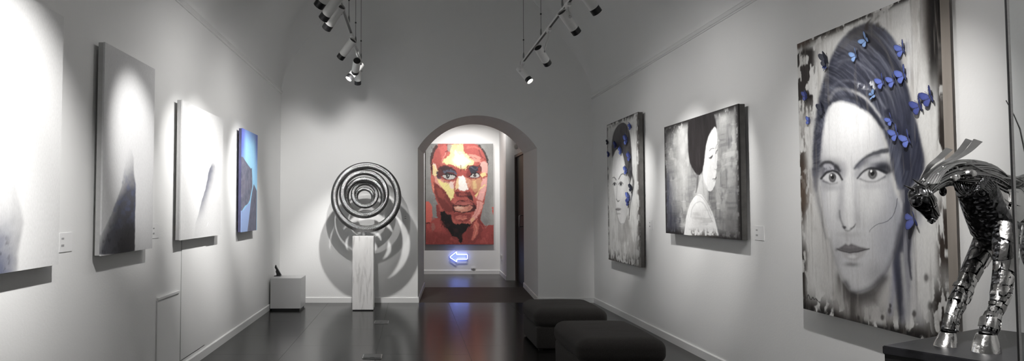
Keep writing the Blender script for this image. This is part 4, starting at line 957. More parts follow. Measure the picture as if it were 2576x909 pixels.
# --- wall labels
def card(P, nrm, w, h, label, lines):
    nrm = Vector(nrm); side_ = Vector((-nrm.y, nrm.x, 0)); P = Vector(P)
    t = empty('wall_label', P, label, 'label', 'exhibit labels')
    def slab(c, w, h, d0, d1, nm, mt):
        pts = [c + side_*(sx*w/2) + Vector((0,0,sz*h/2)) + nrm*d0 for sx, sz in ((-1,-1),(1,-1),(1,1),(-1,1))]
        MB().prism(pts, nrm*(d1-d0)).build(nm, mt, t)
    slab(P, w, h, 0, .004, 'card', M['card'])
    m = MB()
    for (ox, oz, lw, lh) in lines:
        c = P + side_*(ox*w) + Vector((0,0,oz*h))
        pts = [c + side_*(sx*lw*w/2) + Vector((0,0,sz*lh*h/2)) + nrm*.004 for sx, sz in ((-1,-1),(1,-1),(1,1),(-1,1))]
        m.prism(pts, nrm*.0006)
    m.build('printed_lines', M['ink'], t)
LN = [(-.26,.20,.2,.10),(-.26,-.16,.22,.12)]
card(on_x(164.5, 610, XL), (1,0,0), .15, .115, 'white exhibit label right of the largest white canvas', LN)
card(on_x(390, 582, XL), (1,0,0), .15, .115, 'white exhibit label right of the tall foggy canvas', LN)
card(on_x(1911, 587, XR), (-1,0,0), .15, .12, 'white exhibit label between the profile canvas and the very large portrait', LN)
card(on_x(1638, 566, XR), (-1,0,0), .15, .12, 'white exhibit label between the narrow portrait and the profile canvas', LN)
card(on_y(1025, 547.5, YB), (0,-1,0), .13, .09, 'white exhibit label on the end wall left of the arch', LN)

# --- neon arrow
ny_ = YW-.055
ap = [(410,240),(497,170),(497,205),(635,205),(635,265),(500,265),(500,300)]
pts = [on_y(1050+a/5.05, 600+b/5.05, ny_) for a, b in ap]
t = empty('neon_arrow', sum(pts, Vector())/len(pts), 'blue neon arrow sign pointing left under the red portrait', 'sign')
m = MB(); loop = []
for i in range(len(pts)):
    a, b = pts[i], pts[(i+1) % len(pts)]
    for k in range(6): loop.append(a.lerp(b, (k+.5)/6))
m.loft(loop, [.0095]*len(loop), 10, closed=True, up=(0,1,0)); m.build('neon_tube', M['neon'], t, True)
off = [p + Vector((0, .03, 0)) for p in pts]; cen = sum(off, Vector())/len(off)
m = MB()
inner = [cen+(p-cen)*.90 for p in off]; outer = [cen+(p-cen)*1.10 for p in off]
for i in range(len(pts)):
    j = (i+1) % len(pts); m.prism([inner[i], inner[j], outer[j], outer[i]], (0, .01, 0))
m.build('backing_channel', M['acrylic'], t)
m = MB()
for p in (pts[1], pts[4], pts[6]):
    m.cyl((p.x, ny_, p.z), (p.x, YW, p.z), .006, n=10)
m.build_split('standoff', M['steel'], t)
# sockets in the further room
b = on_y(1191, 676.5, YW)
t = empty('wall_socket', (b.x, YW, b.z), 'small white socket just above the skirting below the neon arrow', 'socket')
MB().box((b.x-.05, YW-.03, b.z-.012), (b.x+.045, YW, b.z+.028), bevel=.006).build('socket_box', M['outlet'], t); MB().box((b.x-.02, YW-.036, b.z-.006), (b.x+.02, YW-.028, b.z+.012)).build('socket_face', M['ink'], t)
b = Vector((0,0,0)); dvn = Vector((-dv.y, dv.x, 0)); dvn = dvn if dvn.x < 0 else -dvn
yy = YW-.35; xx = xj0+(xj1-xj0)*(YW-yy)/(YW-YJ); zz = on_y(1260, 648, yy).z
t = empty('wall_socket', (xx, yy, zz), 'white double socket on the short side wall right of the neon arrow', 'socket')
side_ = dv; cen = Vector((xx, yy, zz))
def slab3(c, w, h, d0, d1, nm, mt):
    q = [c + side_*(sx*w/2) + Vector((0,0,sz*h/2)) + dvn*d0 for sx, sz in ((-1,-1),(1,-1),(1,1),(-1,1))]; MB().prism(q, dvn*(d1-d0)).build(nm, mt, t)
slab3(cen, .30, .10, 0, .012, 'socket_plate', M['outlet']); slab3(cen+side_*.06, .05, .05, .012, .014, 'socket_face', M['ink']); slab3(cen-side_*.06, .05, .05, .012, .014, 'socket_face', M['ink'])
b = on_x(1302.5, 368, XD); 
t = empty('emergency_light', (XD, b.y, b.z), 'small white emergency light above the dark door beyond the arch', 'lamp')
MB().cyl((XD, b.y, b.z), (XD-.02, b.y, b.z), .05, n=20).build('lamp_base', M['lampwhite'], t, True, 40)
m = MB(); m.ball((XD-.03, b.y, b.z-.01), .045, (.9,1,1.15)); m.build('lamp_cover', M['outlet'], t, True)

# --- lighting tracks and spotlights
ZT = on_y(1315, 155, 8.6).z; XT = {-1: on_y(893, 110, on_z(893, 110, ZT).y).x, 1: on_y(1318, 152, on_z(1318, 152, ZT).y).x}
def zv(x):
    u = (x-(XL+XR)/2)/((XR-XL)/2); return (ZL+ZR)/2 + (XR-XL)/2*math.sqrt(max(0, 1-u*u))
def track(s, y0, y1, label, ycab):
    x = XT[s]; t = empty('lighting_track', (x, (y0+y1)/2, ZT), label, 'track')
    m = MB(); m.box((x-.013, y0, ZT-.012), (x+.013, y1, ZT+.014), bevel=.002); m.build('track_rail', M['lampwhite'], t)
    m = MB(); m.box((x-.0115, y0+.01, ZT-.0135), (x+.0115, y1-.01, ZT-.0115)); m.build('conductor_slot', M['black'], t)
    MB().box((x-.022, y1-.02, ZT-.016), (x+.022, y1+.02, ZT+.024), bevel=.003).build('end_cap', M['lampwhite'], t)
    for yc in ycab:
        c = MB().cyl((x, yc, ZT+.012), (x, yc, zv(x)+.01), .0035, n=8).build('suspension_cable', M['wire'], t)
        MB().loft([(x, yc, ZT+.012), (x, yc, ZT+.05), (x, yc, ZT+.09), (x, yc, ZT+.11)], [.006, .012, .009, .004], 10).build('cable_gripper', M['wire'], c, True)
        MB().cyl((x, yc, ZT+.26), (x, yc, ZT+.275), .009, n=10).build('cable_clip', M['black'], c)
track(-1, .3, 8.75, 'left suspended white lighting track on thin cables', (2.4, 5.0, 6.9, 7.75, 8.6))
track(1, .3, 8.7, 'right suspended white lighting track on thin cables', (2.4, 5.2, 6.35, 7.4, 8.55))

LIGHTS = []
def spot(s, cap, Y, target, label, power, size=26, blend=.95, lit=False, fill=14, L=.26, r=.043, col=(1,.985,.965), front=.5, group='track spotlights'):
    """cap = pixel of the front end of the lamp (or a point), Y = its depth; aimed at a point"""
    P = on_y(cap[0], cap[1], Y) if len(cap) == 2 else Vector(cap)
    T = Vector(target); d = (T-P).normalized(); back = P - d*L
    piv = P - d*L*.72
    x = XT[s]; ty = min(piv.y, 8.7)
    t = empty('track_spotlight', (x, ty, ZT-.012), label, 'spotlight', group)
    cap0 = P - d*.055
    MB().loft([back, cap0], [r, r], 28, cap=False).loft([back+d*.004, cap0], [r*.94, r*.94], 28, cap=False).build('lamp_housing', M['lampwhite'], t, True, 30)
    m = MB(); m.loft([back+d*.012, back+d*.02], [r*.93, r*.93], 24); m.build('rear_plate', M['black'], t)
    m = MB(); m.loft([cap0, P], [r*1.01, r*1.01], 28, cap=False); m.loft([cap0, P], [r*.92, r*.92], 28, cap=False)
    for p in (P,):                                   # front lip
        pass
    m.build('black_snoot', M['black'], t, True, 30)
    depth = .012 if lit else .045
    MB().loft([P-d*(depth+.006), P-d*depth], [r*.9, r*.9], 24).build('lens', M['lens_on'], t)
    # adapter on the track and a bent arm to the pivot
    MB().box((x-.019, ty-.055, ZT-.04), (x+.019, ty+.055, ZT-.012), bevel=.003).build('track_adapter', M['lampwhite'], t)
    sd = Vector((d.y, -d.x, 0))
    if sd.length < .05: sd = Vector((1,0,0))
    sd.normalize(); side_p = piv + sd*(r+.006)
    MB().loft([(x, ty, ZT-.03), Vector((x, ty, ZT-.06)).lerp(side_p, .25), side_p+Vector((0,0,.03)), side_p], [.008]*4, 10).build('swivel_arm', M['lampwhite'], t, True)
    MB().cyl(side_p+sd*.008, piv+sd*(r-.006), .012, n=14).build('pivot', M['steel'], t, True, 40)
    ld = bpy.data.lights.new('lamp_beam', 'SPOT'); ld.energy = power; ld.spot_size = R_(size); ld.spot_blend = blend; ld.color = col; ld.shadow_soft_size = .03
    lo = bpy.data.objects.new('lamp_beam', ld); COL.objects.link(lo)
    lo.rotation_mode = 'QUATERNION'; lo.rotation_quaternion = d.to_track_quat('-Z', 'Y'); lo.location = P + d*.01
    lo.parent = t; lo.matrix_parent_inverse = t.matrix_basis.inverted()
    sp = bpy.data.lights.new('lamp_fill', 'SPOT'); sp.energy = fill; sp.spot_size = R_(150); sp.spot_blend = 1.0; sp.color = col; sp.shadow_soft_size = .04  # wide second light added to every lamp to lift the ambient level
    so = bpy.data.objects.new('lamp_fill', sp); COL.objects.link(so)
    so.rotation_mode = 'QUATERNION'; so.rotation_quaternion = lo.rotation_quaternion; so.location = lo.location
    so.parent = t; so.matrix_parent_inverse = t.matrix_basis.inverted()
    return t

# --- horse of welded scrap metal on a black pedestal, behind a glass panel
ZP = on_y(2220, 869.5, 2.42).z
e1 = Vector((.88, .47, 0)).normalized(); e2 = Vector((.52, -.86, 0)).normalized(); e2 = Vector((e1.y, -e1.x, 0))
c0 = on_z(2219, 870, ZP); cR = on_z(2473, 825, ZP); e1 = (cR-c0).normalized(); len1 = (cR-c0).length; c2 = on_z(2464, 908.5, ZP)
d2 = (c2-c0).normalized()
e2 = Vector((e1.y, -e1.x, 0)); print('PED', c0, cR, c2, len1, d2, e2, ZP)
pl = [c0, cR, cR+d2*.60, c0+d2*.60]
ctr = sum(pl, Vector())/4
t = empty('pedestal', (ctr.x, ctr.y, 0), 'matt black pedestal in the right foreground carrying the metal horse', 'pedestal')
m = MB(); m.prism([Vector((p.x, p.y, .0)) for p in [ctr+(q-ctr)*.985 for q in pl]], (0,0,ZP-.03)); m.build('pedestal_body', M['black'], t)
m = MB(); m.prism([Vector((p.x, p.y, ZP-.03)) for p in pl], (0,0,.03)); bmesh.ops.bevel(m.bm, geom=m.bm.edges[:], offset=.003, segments=2, affect='EDGES'); m.build('pedestal_top', M['ped'], t)

hz_ = Vector((e1.x, e1.y, 0))              # towards the rump
hs = Vector((e2.x, e2.y, 0))               # towards the camera side
hoofA = on_z(2378, 871, ZP); hoofB = on_z(2480, 886, ZP)
mid = (hoofA+hoofB)/2
def hp(u, v, off=0.0):
    """point at pixel (u,v) on the horse's middle plane moved off metres towards the viewer side"""
    r = ray(u, v); n = hs; o = mid + hs*off
    return CAM + r*((o-CAM).dot(n)/r.dot(n))
offA = (hoofA-mid).dot(hs); offB = (hoofB-mid).dot(hs); print('HORSE offs', offA, offB, mid)
horse = empty('horse_sculpture', (mid.x, mid.y, ZP), 'welded scrap metal horse with bowed head on the black pedestal at the right', 'sculpture')
rngh = random.Random(3)

def frame_at(pts, i):
    t = (pts[min(i+1, len(pts)-1)]-pts[max(i-1, 0)]).normalized(); return t
class Limb:
    """centre line with radii; gives surface points for plates and rods"""
    def __init__(self, pts, rad, k=6):
        P = spline([tuple(p) for p in pts], k); self.p = [Vector(q.tolist()) for q in P]
        n = len(self.p); rr = np.array([(r, r) if not isinstance(r, tuple) else r for r in rad], float)
        x = np.linspace(0, len(rad)-1, n); self.r = [(float(np.interp(v, range(len(rad)), rr[:,0])), float(np.interp(v, range(len(rad)), rr[:,1]))) for v in x]
        self.fr = []; prev = None
        for i in range(n):
            t = frame_at(self.p, i)
            a = hs - t*hs.dot(t) if prev is None else prev - t*prev.dot(t)
            a.normalize(); prev = a; self.fr.append((a, t.cross(a)))
    def at(self, s, th, off=0.0):
        x = max(0, min(.9999, s))*(len(self.p)-1); i = int(x); f = x-i; j = min(i+1, len(self.p)-1)
        p = self.p[i].lerp(self.p[j], f); a = self.fr[i][0].lerp(self.fr[j][0], f); b = self.fr[i][1].lerp(self.fr[j][1], f)
        ra = self.r[i][0]*(1-f)+self.r[j][0]*f+off; rb = self.r[i][1]*(1-f)+self.r[j][1]*f+off
        return p + a*(ra*math.cos(th)) + b*(rb*math.sin(th))
    def core(self, mb, n=18):
        rings = []
        for i in range(len(self.p)):
            a, b = self.fr[i]; ra, rb = self.r[i]
            rings.append([mb.bm.verts.new(self.p[i]+a*(ra*math.cos(2*math.pi*j/n))+b*(rb*math.sin(2*math.pi*j/n))) for j in range(n)])
        for r0, r1 in zip(rings, rings[1:]):
            for j in range(n): mb.bm.faces.new((r0[j], r0[(j+1) % n], r1[(j+1) % n], r1[j]))
        mb.bm.faces.new(rings[0][::-1]); mb.bm.faces.new(rings[-1]); return mb
    def plate(self, mb, s0, s1, t0, t1, off, th=.0025, J=.3):
        """bent sheet patch with jagged outline"""
        n = 5; g0 = []; g1 = []
        jit = lambda: rngh.uniform(-J, J)
        cs = [(s0+(s1-s0)*jit(), t0+(t1-t0)*jit()) for _ in range(1)]
        c = [(s0+(s1-s0)*jit()*.8, t0+(t1-t0)*jit()), (s1+(s1-s0)*jit()*.8, t0+(t1-t0)*jit()), (s1+(s1-s0)*jit()*.8, t1+(t1-t0)*jit()), (s0+(s1-s0)*jit()*.8, t1+(t1-t0)*jit())]
        lift = rngh.uniform(0, .004)
        for i in range(n):
            u = i/(n-1); ra, rb = [], []
            for j in range(n):
                v = j/(n-1)
                s = c[0][0]*(1-u)*(1-v)+c[1][0]*u*(1-v)+c[2][0]*u*v+c[3][0]*(1-u)*v
                t = c[0][1]*(1-u)*(1-v)+c[1][1]*u*(1-v)+c[2][1]*u*v+c[3][1]*(1-u)*v
                ra.append(mb.bm.verts.new(self.at(s, t, off+lift))); rb.append(mb.bm.verts.new(self.at(s, t, off+lift+th)))
            g0.append(ra); g1.append(rb)
        for i in range(n-1):
            for j in range(n-1):
                mb.bm.faces.new((g0[i][j], g0[i][j+1], g0[i+1][j+1], g0[i+1][j])); mb.bm.faces.new((g1[i][j], g1[i+1][j], g1[i+1][j+1], g1[i][j+1]))
        for i in range(n-1):
            for (j, sgn) in ((0, 1), (n-1, -1)):
                mb.bm.faces.new((g0[i][j], g0[i+1][j], g1[i+1][j], g1[i][j])); mb.bm.faces.new((g0[j][i], g0[j][i+1], g1[j][i+1], g1[j][i]))
    def rod(self, mb, s0, s1, t0, t1, r, off=0.0, k=14, n=7):
        mb.loft([self.at(s0+(s1-s0)*i/k, t0+(t1-t0)*i/k, off) for i in range(k+1)], [r*.7]+[r]*(k-1)+[r*.6], n)
    def bolt(self, mb, s, th, r, off=0.0): mb.ball(self.at(s, th, off), r, seg=8)

# torso : rump .. shoulder .. chest
# local heights are read off the picture, the trunk recedes along e1
def tp(along, v_ref_u, v, off=0): return hp(v_ref_u, v, off)
sh = hp(2488, 500)                          # shoulder centre
torso = Limb([sh+hz_*.52+Vector((0,0,-.045)), sh+hz_*.46+Vector((0,0,.0)), sh+hz_*.34+Vector((0,0,.015)), sh+hz_*.20+Vector((0,0,-.03)), sh+hz_*.08+Vector((0,0,-.025)), sh+hz_*.0+Vector((0,0,-.01)), hp(2452, 470)],
    [.03, (.08,.085), (.08,.085), (.07,.08), (.062,.078), (.05,.062), (.034,.04)])
brisket = Limb([hp(2455, 470), hp(2478, 530), hp(2500, 585), hp(2512, 622)], [(.06,.05), (.066,.052), (.07,.045), (.04,.03)])
tm = MB(); torso.core(tm); brisket.core(tm)
tors = tm.build('torso', M['horse_dark'], horse, True)
# neck arch
neck = Limb([hp(2520, 470), hp(2470, 442), hp(2420, 436), hp(2375, 440), hp(2335, 462), hp(2312, 490)], [(.035,.04), (.045,.045), (.044,.042), (.036,.034), (.028,.026), (.022,.022)])
nm_ = MB(); neck.core(nm_); neckob = nm_.build('neck', M['horse_dark'], horse, True)
# neck and back rods
m = MB()
for i in range(30):
    th = -2.6+ i*.155 + rngh.uniform(-.05,.05); s0 = rngh.uniform(.0,.25); s1 = rngh.uniform(.82,1.0)
    neck.rod(m, s0, s1, th, th+rngh.uniform(-.35,.35), rngh.uniform(.0022,.0042), rngh.uniform(.0,.004))
m.build_split('neck_rod', M['horse_rod'], neckob, True)
m = MB()
for i in range(22):
    th = 1.1 + i*.1 if False else rngh.uniform(-2.6, -.2); s0 = rngh.uniform(.25,.55); s1 = rngh.uniform(.85,1.0)
    torso.rod(m, s0, s1, th, th+rngh.uniform(-.3,.3), rngh.uniform(.0025,.0045), rngh.uniform(.001,.006))
    th = rngh.uniform(.2, 2.6)
    if i % 2: torso.rod(m, s0, s1, th, th+rngh.uniform(-.3,.3), rngh.uniform(.0025,.0045), rngh.uniform(.001,.006))
m.build_split('back_rod', M['horse_rod'], tors, True)
# rows of bent rods along the top of the back, from withers towards the rump
m = MB()
for i in range(12):
    o = -.05+.1*i/11; j = rngh.uniform(-4,4)
    m.loft([hp(2405, 412+j+abs(o)*120, o*.6), hp(2440, 408+j+abs(o)*150, o), hp(2478, 426+j+abs(o)*160, o), hp(2520, 440+j*.6+abs(o)*160, o), hp(2556, 446+j*.6+abs(o)*170, o), hp(2590, 470+j, o)], [.002,.0035,.0035,.0035,.003,.002], 7)
for i in range(7):
    m.loft([hp(2360+i*9, 428-i*3, .02), hp(2400+i*8, 410-i*1, .03), hp(2440+i*8, 404+i*3, .03), hp(2478+i*4, 424+i*3, .035)], [.0018,.0028,.0028,.001], 6)
m.build_split('mane_rod', M['horse_rod'], horse, True)
# ribs of curved rods under the neck (dark coils)
m = MB()
for i in range(9):
    u0 = 2396+i*6; m.loft([hp(u0, 452+i*1.5, .03), hp(u0+10, 478+i*1, .045), hp(u0+24, 490-i*.4, .04), hp(u0+44, 484-i*2, .05), hp(u0+52, 466, .055)], [.002,.0045,.0048,.0045,.002], 7)
for i in range(7):
    u0 = 2446+i*3; m.loft([hp(u0-3, 494-i*4, .055), hp(u0+6, 480-i*5, .072), hp(u0+24, 474-i*4, .078), hp(u0+40, 486-i*3, .076), hp(u0+44, 504-i*2, .07)], [.002,.004,.0042,.004,.002], 7)
m.ball(hp(2420, 492, .02), .014, (1,1,.8)); m.ball(hp(2372, 482, .0), .012, (.9,.9,1.4)); m.ball(hp(2470, 487, .07), .009)
m.build_split('rib_coil', M['horse_dark'], horse, True)
m = MB(); m.ball(hp(2437, 438, .045), .021, (1.1,1,.85)); m.ball(hp(2394, 450, .035), .015, (1.3,1,.8)); m.ball(hp(2405, 446, .04), .012)
m.build_split('shoulder_dome', M['horse_plate'], horse, True)
# shoulder plates
m = MB()
for (a, b, c, d) in ((.60,.80,.0,.75),(.62,.80,-.75,-.05),(.45,.60,-.5,.3),(.82,.95,-.4,.4),(.46,.60,.35,1.0),(.25,.44,-.6,.1),(.25,.44,.15,.9),(.05,.24,-.5,.5)):
    torso.plate(m, a, b, c, d, .004, J=.14)
m.build('shoulder_plate', M['horse_plate'], tors, True, 50)
# head
poll = hp(2306, 474); muz = hp(2349, 553, .02)
head = Limb([hp(2318, 470), hp(2313, 488, .01), hp(2320, 507, .02), hp(2331, 525, .025), hp(2341, 542, .03), hp(2347, 552, .03)], [(.020,.017), (.032,.026), (.033,.026), (.023,.020), (.017,.016), (.014,.010)])
hm_ = MB(); head.core(hm_); hob = hm_.build('head', M['horse_dark'], horse, True)
m = MB()
for i in range(6):
    th = -.9+i*.36; head.rod(m, .05, .92, th, th*.6, .0028, .001)
m.loft([hp(2301, 492, .04), hp(2314, 490, .055), hp(2330, 493, .055), hp(2346, 494, .045)], [.002,.004,.004,.002], 7)
m.build_split('face_rod', M['horse_rod'], hob, True)
m = MB(); m.ball(hp(2344, 505, .035), .0155, (.9,1,1.15)); m.build('eye', M['horse_grey'], hob, True)
m = MB(); m.ball(hp(2305, 506, .03), .017, (.9,1,1.1)); m.build('eye', M['horse_dark'], hob, True)
m = MB(); head.plate(m, .55, .92, -.3, .7, .003); m.build('nose_plate', M['horse_grey'], hob, True, 50)
m = MB(); m.loft([hp(2344, 551, .045), hp(2350, 555, .045), hp(2352, 548, .04)], [.004,.006,.003], 8); m.loft([hp(2334, 556, .02), hp(2344, 560, .035), hp(2351, 558, .03)], [.003,.006,.003], 8); m.build_split('muzzle_tip', M['horse_rod'], hob, True)
for du, dv_, o in ((0,0,0.0),(26,-8,.045)):
    m = MB(); m.loft([hp(2303+du, 478+dv_, o), hp(2296+du, 476+dv_, o), hp(2288+du, 473+dv_*1.3, o), hp(2280+du*.9, 469+dv_*1.6, o), hp(2273+du*.85, 466+dv_*2, o)], [(.006,.004),(.0075,.004),(.006,.003),(.003,.002),(.0006,.0006)], 10); m.build('ear', M['horse_grey'], hob, True)
m = MB()
for _ in range(10):
    neck.bolt(m, rngh.uniform(.3,.98), rngh.uniform(-1.2,1.2), rngh.uniform(.004,.006), .003)
for u, v in ((2326,455),(2337,462),(2352,455),(2361,459),(2362,438),(2374,421),(2313,467)): m.ball(hp(u, v, .035), .0055, (1.4,1,.8), 10)
m.build_split('weld_nut', M['horse_plate'], neckob, True)
# mane : three flat steel strips sweeping back and up
def strip(edge_a, edge_b, off, name='mane_strip'):
    """ribbon between two pixel curves"""
    A = [hp(u, v, off+o) for u, v, o in edge_a]; B = [hp(u, v, off+o) for u, v, o in edge_b]
    A = [Vector(q.tolist()) for q in spline([tuple(p) for p in A], 6)]; B = [Vector(q.tolist()) for q in spline([tuple(p) for p in B], 6)]
    m = MB(); n = hs*.0016; va = [[m.bm.verts.new(p+n*s) for p in A] for s in (-1, 1)]; vb = [[m.bm.verts.new(p+n*s) for p in B] for s in (-1, 1)]
    for i in range(len(A)-1):
        m.bm.faces.new((va[1][i], va[1][i+1], vb[1][i+1], vb[1][i])); m.bm.faces.new((va[0][i], vb[0][i], vb[0][i+1], va[0][i+1]))
        m.bm.faces.new((va[0][i], va[0][i+1], va[1][i+1], va[1][i])); m.bm.faces.new((vb[0][i], vb[1][i], vb[1][i+1], vb[0][i+1]))
    for i in (0, -1): m.bm.faces.new((va[0][i], va[1][i], vb[1][i], vb[0][i]))
    m.build(name, M['horse_strip'], horse, True, 40)
strip([(2308,470,0),(2318,442,0),(2334,416,.0),(2356,396,-.01),(2380,372,-.03)], [(2318,466,0),(2332,436,0),(2348,416,.0),(2370,400,0),(2396,377,0)], -.02)
strip([(2316,468,0),(2334,436,0),(2360,414,.0),(2392,394,-.01),(2412,374,-.02),(2430,349,-.035)], [(2326,466,0),(2348,434,0),(2374,416,.0),(2404,398,0),(2424,380,0),(2445,354,.0)], .0)
strip([(2330,462,0),(2350,430,0),(2380,410,.0),(2412,392,-.01),(2436,370,-.02),(2450,350,-.035)], [(2342,460,0),(2362,428,0),(2392,410,.0),(2424,394,0),(2448,378,0),(2471,357,.0)], .02)
for k in range(5):
    strip([(2322+k*8,466-k,0),(2344+k*7,436-k,0),(2372+k*7,420-k*2,0),(2408+k*5,408,0)], [(2328+k*8,466-k,0),(2350+k*7,438-k,0),(2377+k*7,423-k*2,0),(2411+k*5,411,0)], .026+.004*k)
# front legs
def leg(spec, off, hoof_c, hoof_top, hoof_r, seed):
    pts = [hp(u, v, off+o) for u, v, r, o in spec]; rad = [r*2.36/F_PX if False else r for u, v, r, o in spec]
    lb = Limb(pts, rad); m = MB(); lb.core(m); L = m.build('leg', M['horse_dark'], horse, True)
    rr = random.Random(seed); m = MB(); g = MB()
    s = .04
    while s < .93:
        ds = rr.uniform(.06, .11); th = rr.uniform(-1.6,-1.1)
        while th < 1.6:
            dt = rr.uniform(.5, 1.1); q = m if rr.random() < .55 else g
            lb.plate(q, s, s+ds*.92, th, th+dt*.9, .0025); th += dt
        s += ds
    m.build('leg_plate', M['horse_plate'], L, True, 50); g.build('leg_plate', M['horse_grey'], L, True, 50)
    m = MB()
    for _ in range(26): lb.bolt(m, rr.uniform(.05,.98), rr.uniform(-1.5,1.5), rr.uniform(.003,.0055), .004)
    for _ in range(9):
        th = rr.uniform(-1.4,1.4); lb.rod(m, .72, .97, th, th+rr.uniform(-.2,.2), .0032, .003)
    m.build_split('leg_rod', M['horse_rod'], L, True)
    top = hp(*hoof_top, off); hc = Vector((hoof_c.x, hoof_c.y, ZP))
    m = MB(); n = 24; prof = [(0, 1.0), (.06, 1.0), (.5, .86), (.93, .70), (1.0, .64)]
    rings = []
    for f, k in prof:
        c = hc.lerp(Vector((top.x, top.y, top.z)), f); ring = []
        for j in range(n):
            a = 2*math.pi*j/n; ring.append(m.bm.verts.new(Vector((c.x, c.y, c.z)) + hs*(hoof_r*k*math.cos(a)*.95) + hz_*(hoof_r*k*math.sin(a)*1.05)))
        rings.append(ring)
    for r0, r1 in zip(rings, rings[1:]):
        for j in range(n): m.bm.faces.new((r0[j], r0[(j+1) % n], r1[(j+1) % n], r1[j]))
    m.bm.faces.new(rings[0][::-1]); m.bm.faces.new(rings[-1])
    m.build('hoof', M['horse_plate'], L, True, 35)
    return lb
px = 2.4/F_PX
legA = [(2494,570,.042,.02),(2472,622,.036,.0),(2448,668,.030,0),(2428,712,.025,0),(2415,742,.0265,0),(2404,766,.024,0),(2394,790,.0185,0),(2389,812,.0205,0),(2386,836,.023,0)]
legB = [(2530,565,.042,-.01),(2527,620,.034,0),(2526,668,.031,0),(2518,712,.026,0),(2515,742,.0275,0),(2508,768,.021,0),(2496,792,.018,0),(2489,812,.023,0),(2483,842,.0235,0)]
leg(legA, offA, hoofA, (2385,836), .036, 11)
leg(legB, offB, hoofB, (2481,841), .043, 12)
# hind legs and tail, mostly past the edge of the picture
hip = sh+hz_*.46+Vector((0,0,-.02))
for sgn, nm in ((-1, 'far'), (1, 'near')):
    f0 = hip+hs*(.055*sgn)+hz_*(.02 if sgn > 0 else .06)
    foot = Vector((f0.x, f0.y, ZP))+hz_*.01
    pts = [f0, f0+hz_*.0+Vector((0,0,-.12)), f0-hz_*.03+Vector((0,0,-.21)), f0+hz_*.035+Vector((0,0,-.31)), f0+hz_*.015+Vector((0,0,-.40)), Vector((foot.x, foot.y, ZP+.05))]
    lb = Limb(pts, [(.05,.07),(.045,.055),(.032,.035),(.024,.026),(.02,.02),(.022,.022)]); m = MB(); lb.core(m); L = m.build('leg', M['horse_dark'], horse, True)
    m = MB(); rr = random.Random(20+sgn); s = .05
    while s < .92:
        ds = rr.uniform(.08,.14); th = -1.5
        while th < 1.5: dt = rr.uniform(.6,1.1); lb.plate(m, s, s+ds*.9, th, th+dt*.9, .0025); th += dt
        s += ds
    m.build('leg_plate', M['horse_grey'], L, True, 50)
    m = MB(); m.loft([(foot.x, foot.y, ZP), (foot.x, foot.y, ZP+.06)], [.038, .025], 20); m.build('hoof', M['horse_plate'], L, True, 35)
m = MB()
tb = sh+hz_*.53+Vector((0,0,.0))
for i in range(9):
    o = hs*(-.02+.005*i); m.loft([tb+o, tb+hz_*.05+Vector((0,0,.03))+o*1.5, tb+hz_*.10+Vector((0,0,-.06))+o*2, tb+hz_*(.11+.004*i)+Vector((0,0,-.22))+o*2.4], [.004,.005,.004,.0015], 7)
m.build_split('tail_rod', M['horse_rod'], horse, True)
# long thin wires standing off the back
m = MB(); m.loft([hp(2590, 440, .0), hp(2566, 325, .02), hp(2551, 290, .02), hp(2531, 253, .02)], [.003,.0026,.002,.0016], 7)
m.loft([hp(2592, 560, .06), hp(2566, 610, .07), hp(2552, 650, .07)], [.003,.003,.002], 7)
m.build_split('whip_wire', M['horse_rod'], horse, True)

# glass panel with its dark metal edge, between the camera and the horse
gy = 1.78; gx0 = on_y(2547.5, 500, gy).x; gx1 = on_y(2557, 500, gy).x
t = empty('glass_panel', (gx0+.35, gy, 0), 'clear glass panel with a dark metal edge, at the far right of the photo', 'glass panel')
MB().box((gx0+.004, gy, 0), (gx0+.70, gy+.006, 2.6)).build('glass_sheet', M['glass'], t)
MB().box((gx0, gy-.001, 0), (gx0+.0022, gy+.003, 2.6)).build('edge_strip', M['black'], t)
MB().box((gx0+.0023, gy-.001, 0), (gx1-.001, gy+.003, 2.6)).build('edge_trim', M['steel'], t)
MB().box((gx0+.008, gy-.012, 0), (gx0+.70, gy+.02, .03)).build('floor_channel', M['steel'], t)
# ================================================================== LIGHT
def mid_of(cv, s=.5, t=.5): return cv.O + cv.U*s + cv.V*t
K = .42
def on_left(y, z): return Vector((XL+.07, y, z))
def on_right(y, z): return Vector((XR-.09, y, z))
spot(-1, (800.7,16), 5.25, on_left(6.25, 1.75), 'upper left spotlight of the three stacked at the top of the left track', 230, 44, fill=18)
spot(-1, (812.6,47.5), 5.65, on_left(6.75, 1.85), 'middle spotlight of the three stacked at the top of the left track', 230, 44, fill=18)
spot(-1, (821,72), 5.95, on_left(7.25, 1.7), 'lowest spotlight of the three stacked at the top of the left track', 70, 44, fill=18)
spot(-1, (855.6,146), 7.3, on_left(8.35, 1.8), 'tilted spotlight alone to the left of the left track, cap pointing at the blue canvas', 290, 42, fill=24)
spot(-1, (893.6,182), 7.6, (mx0-.3, YB, 1.95), 'upright spotlight directly above the lowest lamp of the left track', 230, 54, fill=16)
spot(-1, (900,212), 8.82, (mx0+.06, ry, 1.25), 'lowest spotlight of the left track, aimed at the ring sculpture', 270, 52, .7)
spot(-1, (876.5,199), 8.0, on_left(7.3, 1.3), 'glowing spotlight facing the camera at the end of the left track', 60, 50, lit=True)
spot(1, (1502.7,32), 5.6, on_right(6.3, 1.75), 'largest visible spotlight on the right track, at the top edge', 170, 44, fill=18)
spot(1, (1451.7,82.7), 6.2, on_right(7.1, 1.85), 'second spotlight from the top on the right track', 170, 44, fill=18)
spot(1, (1378,161), 7.1, on_right(8.85, 1.65), 'third spotlight from the top on the right track', 300, 36, fill=6)
spot(1, (1334,205), 8.5, on_right(7.2, 1.0), 'glowing spotlight at the far end of the right track', 60, 50, lit=True)
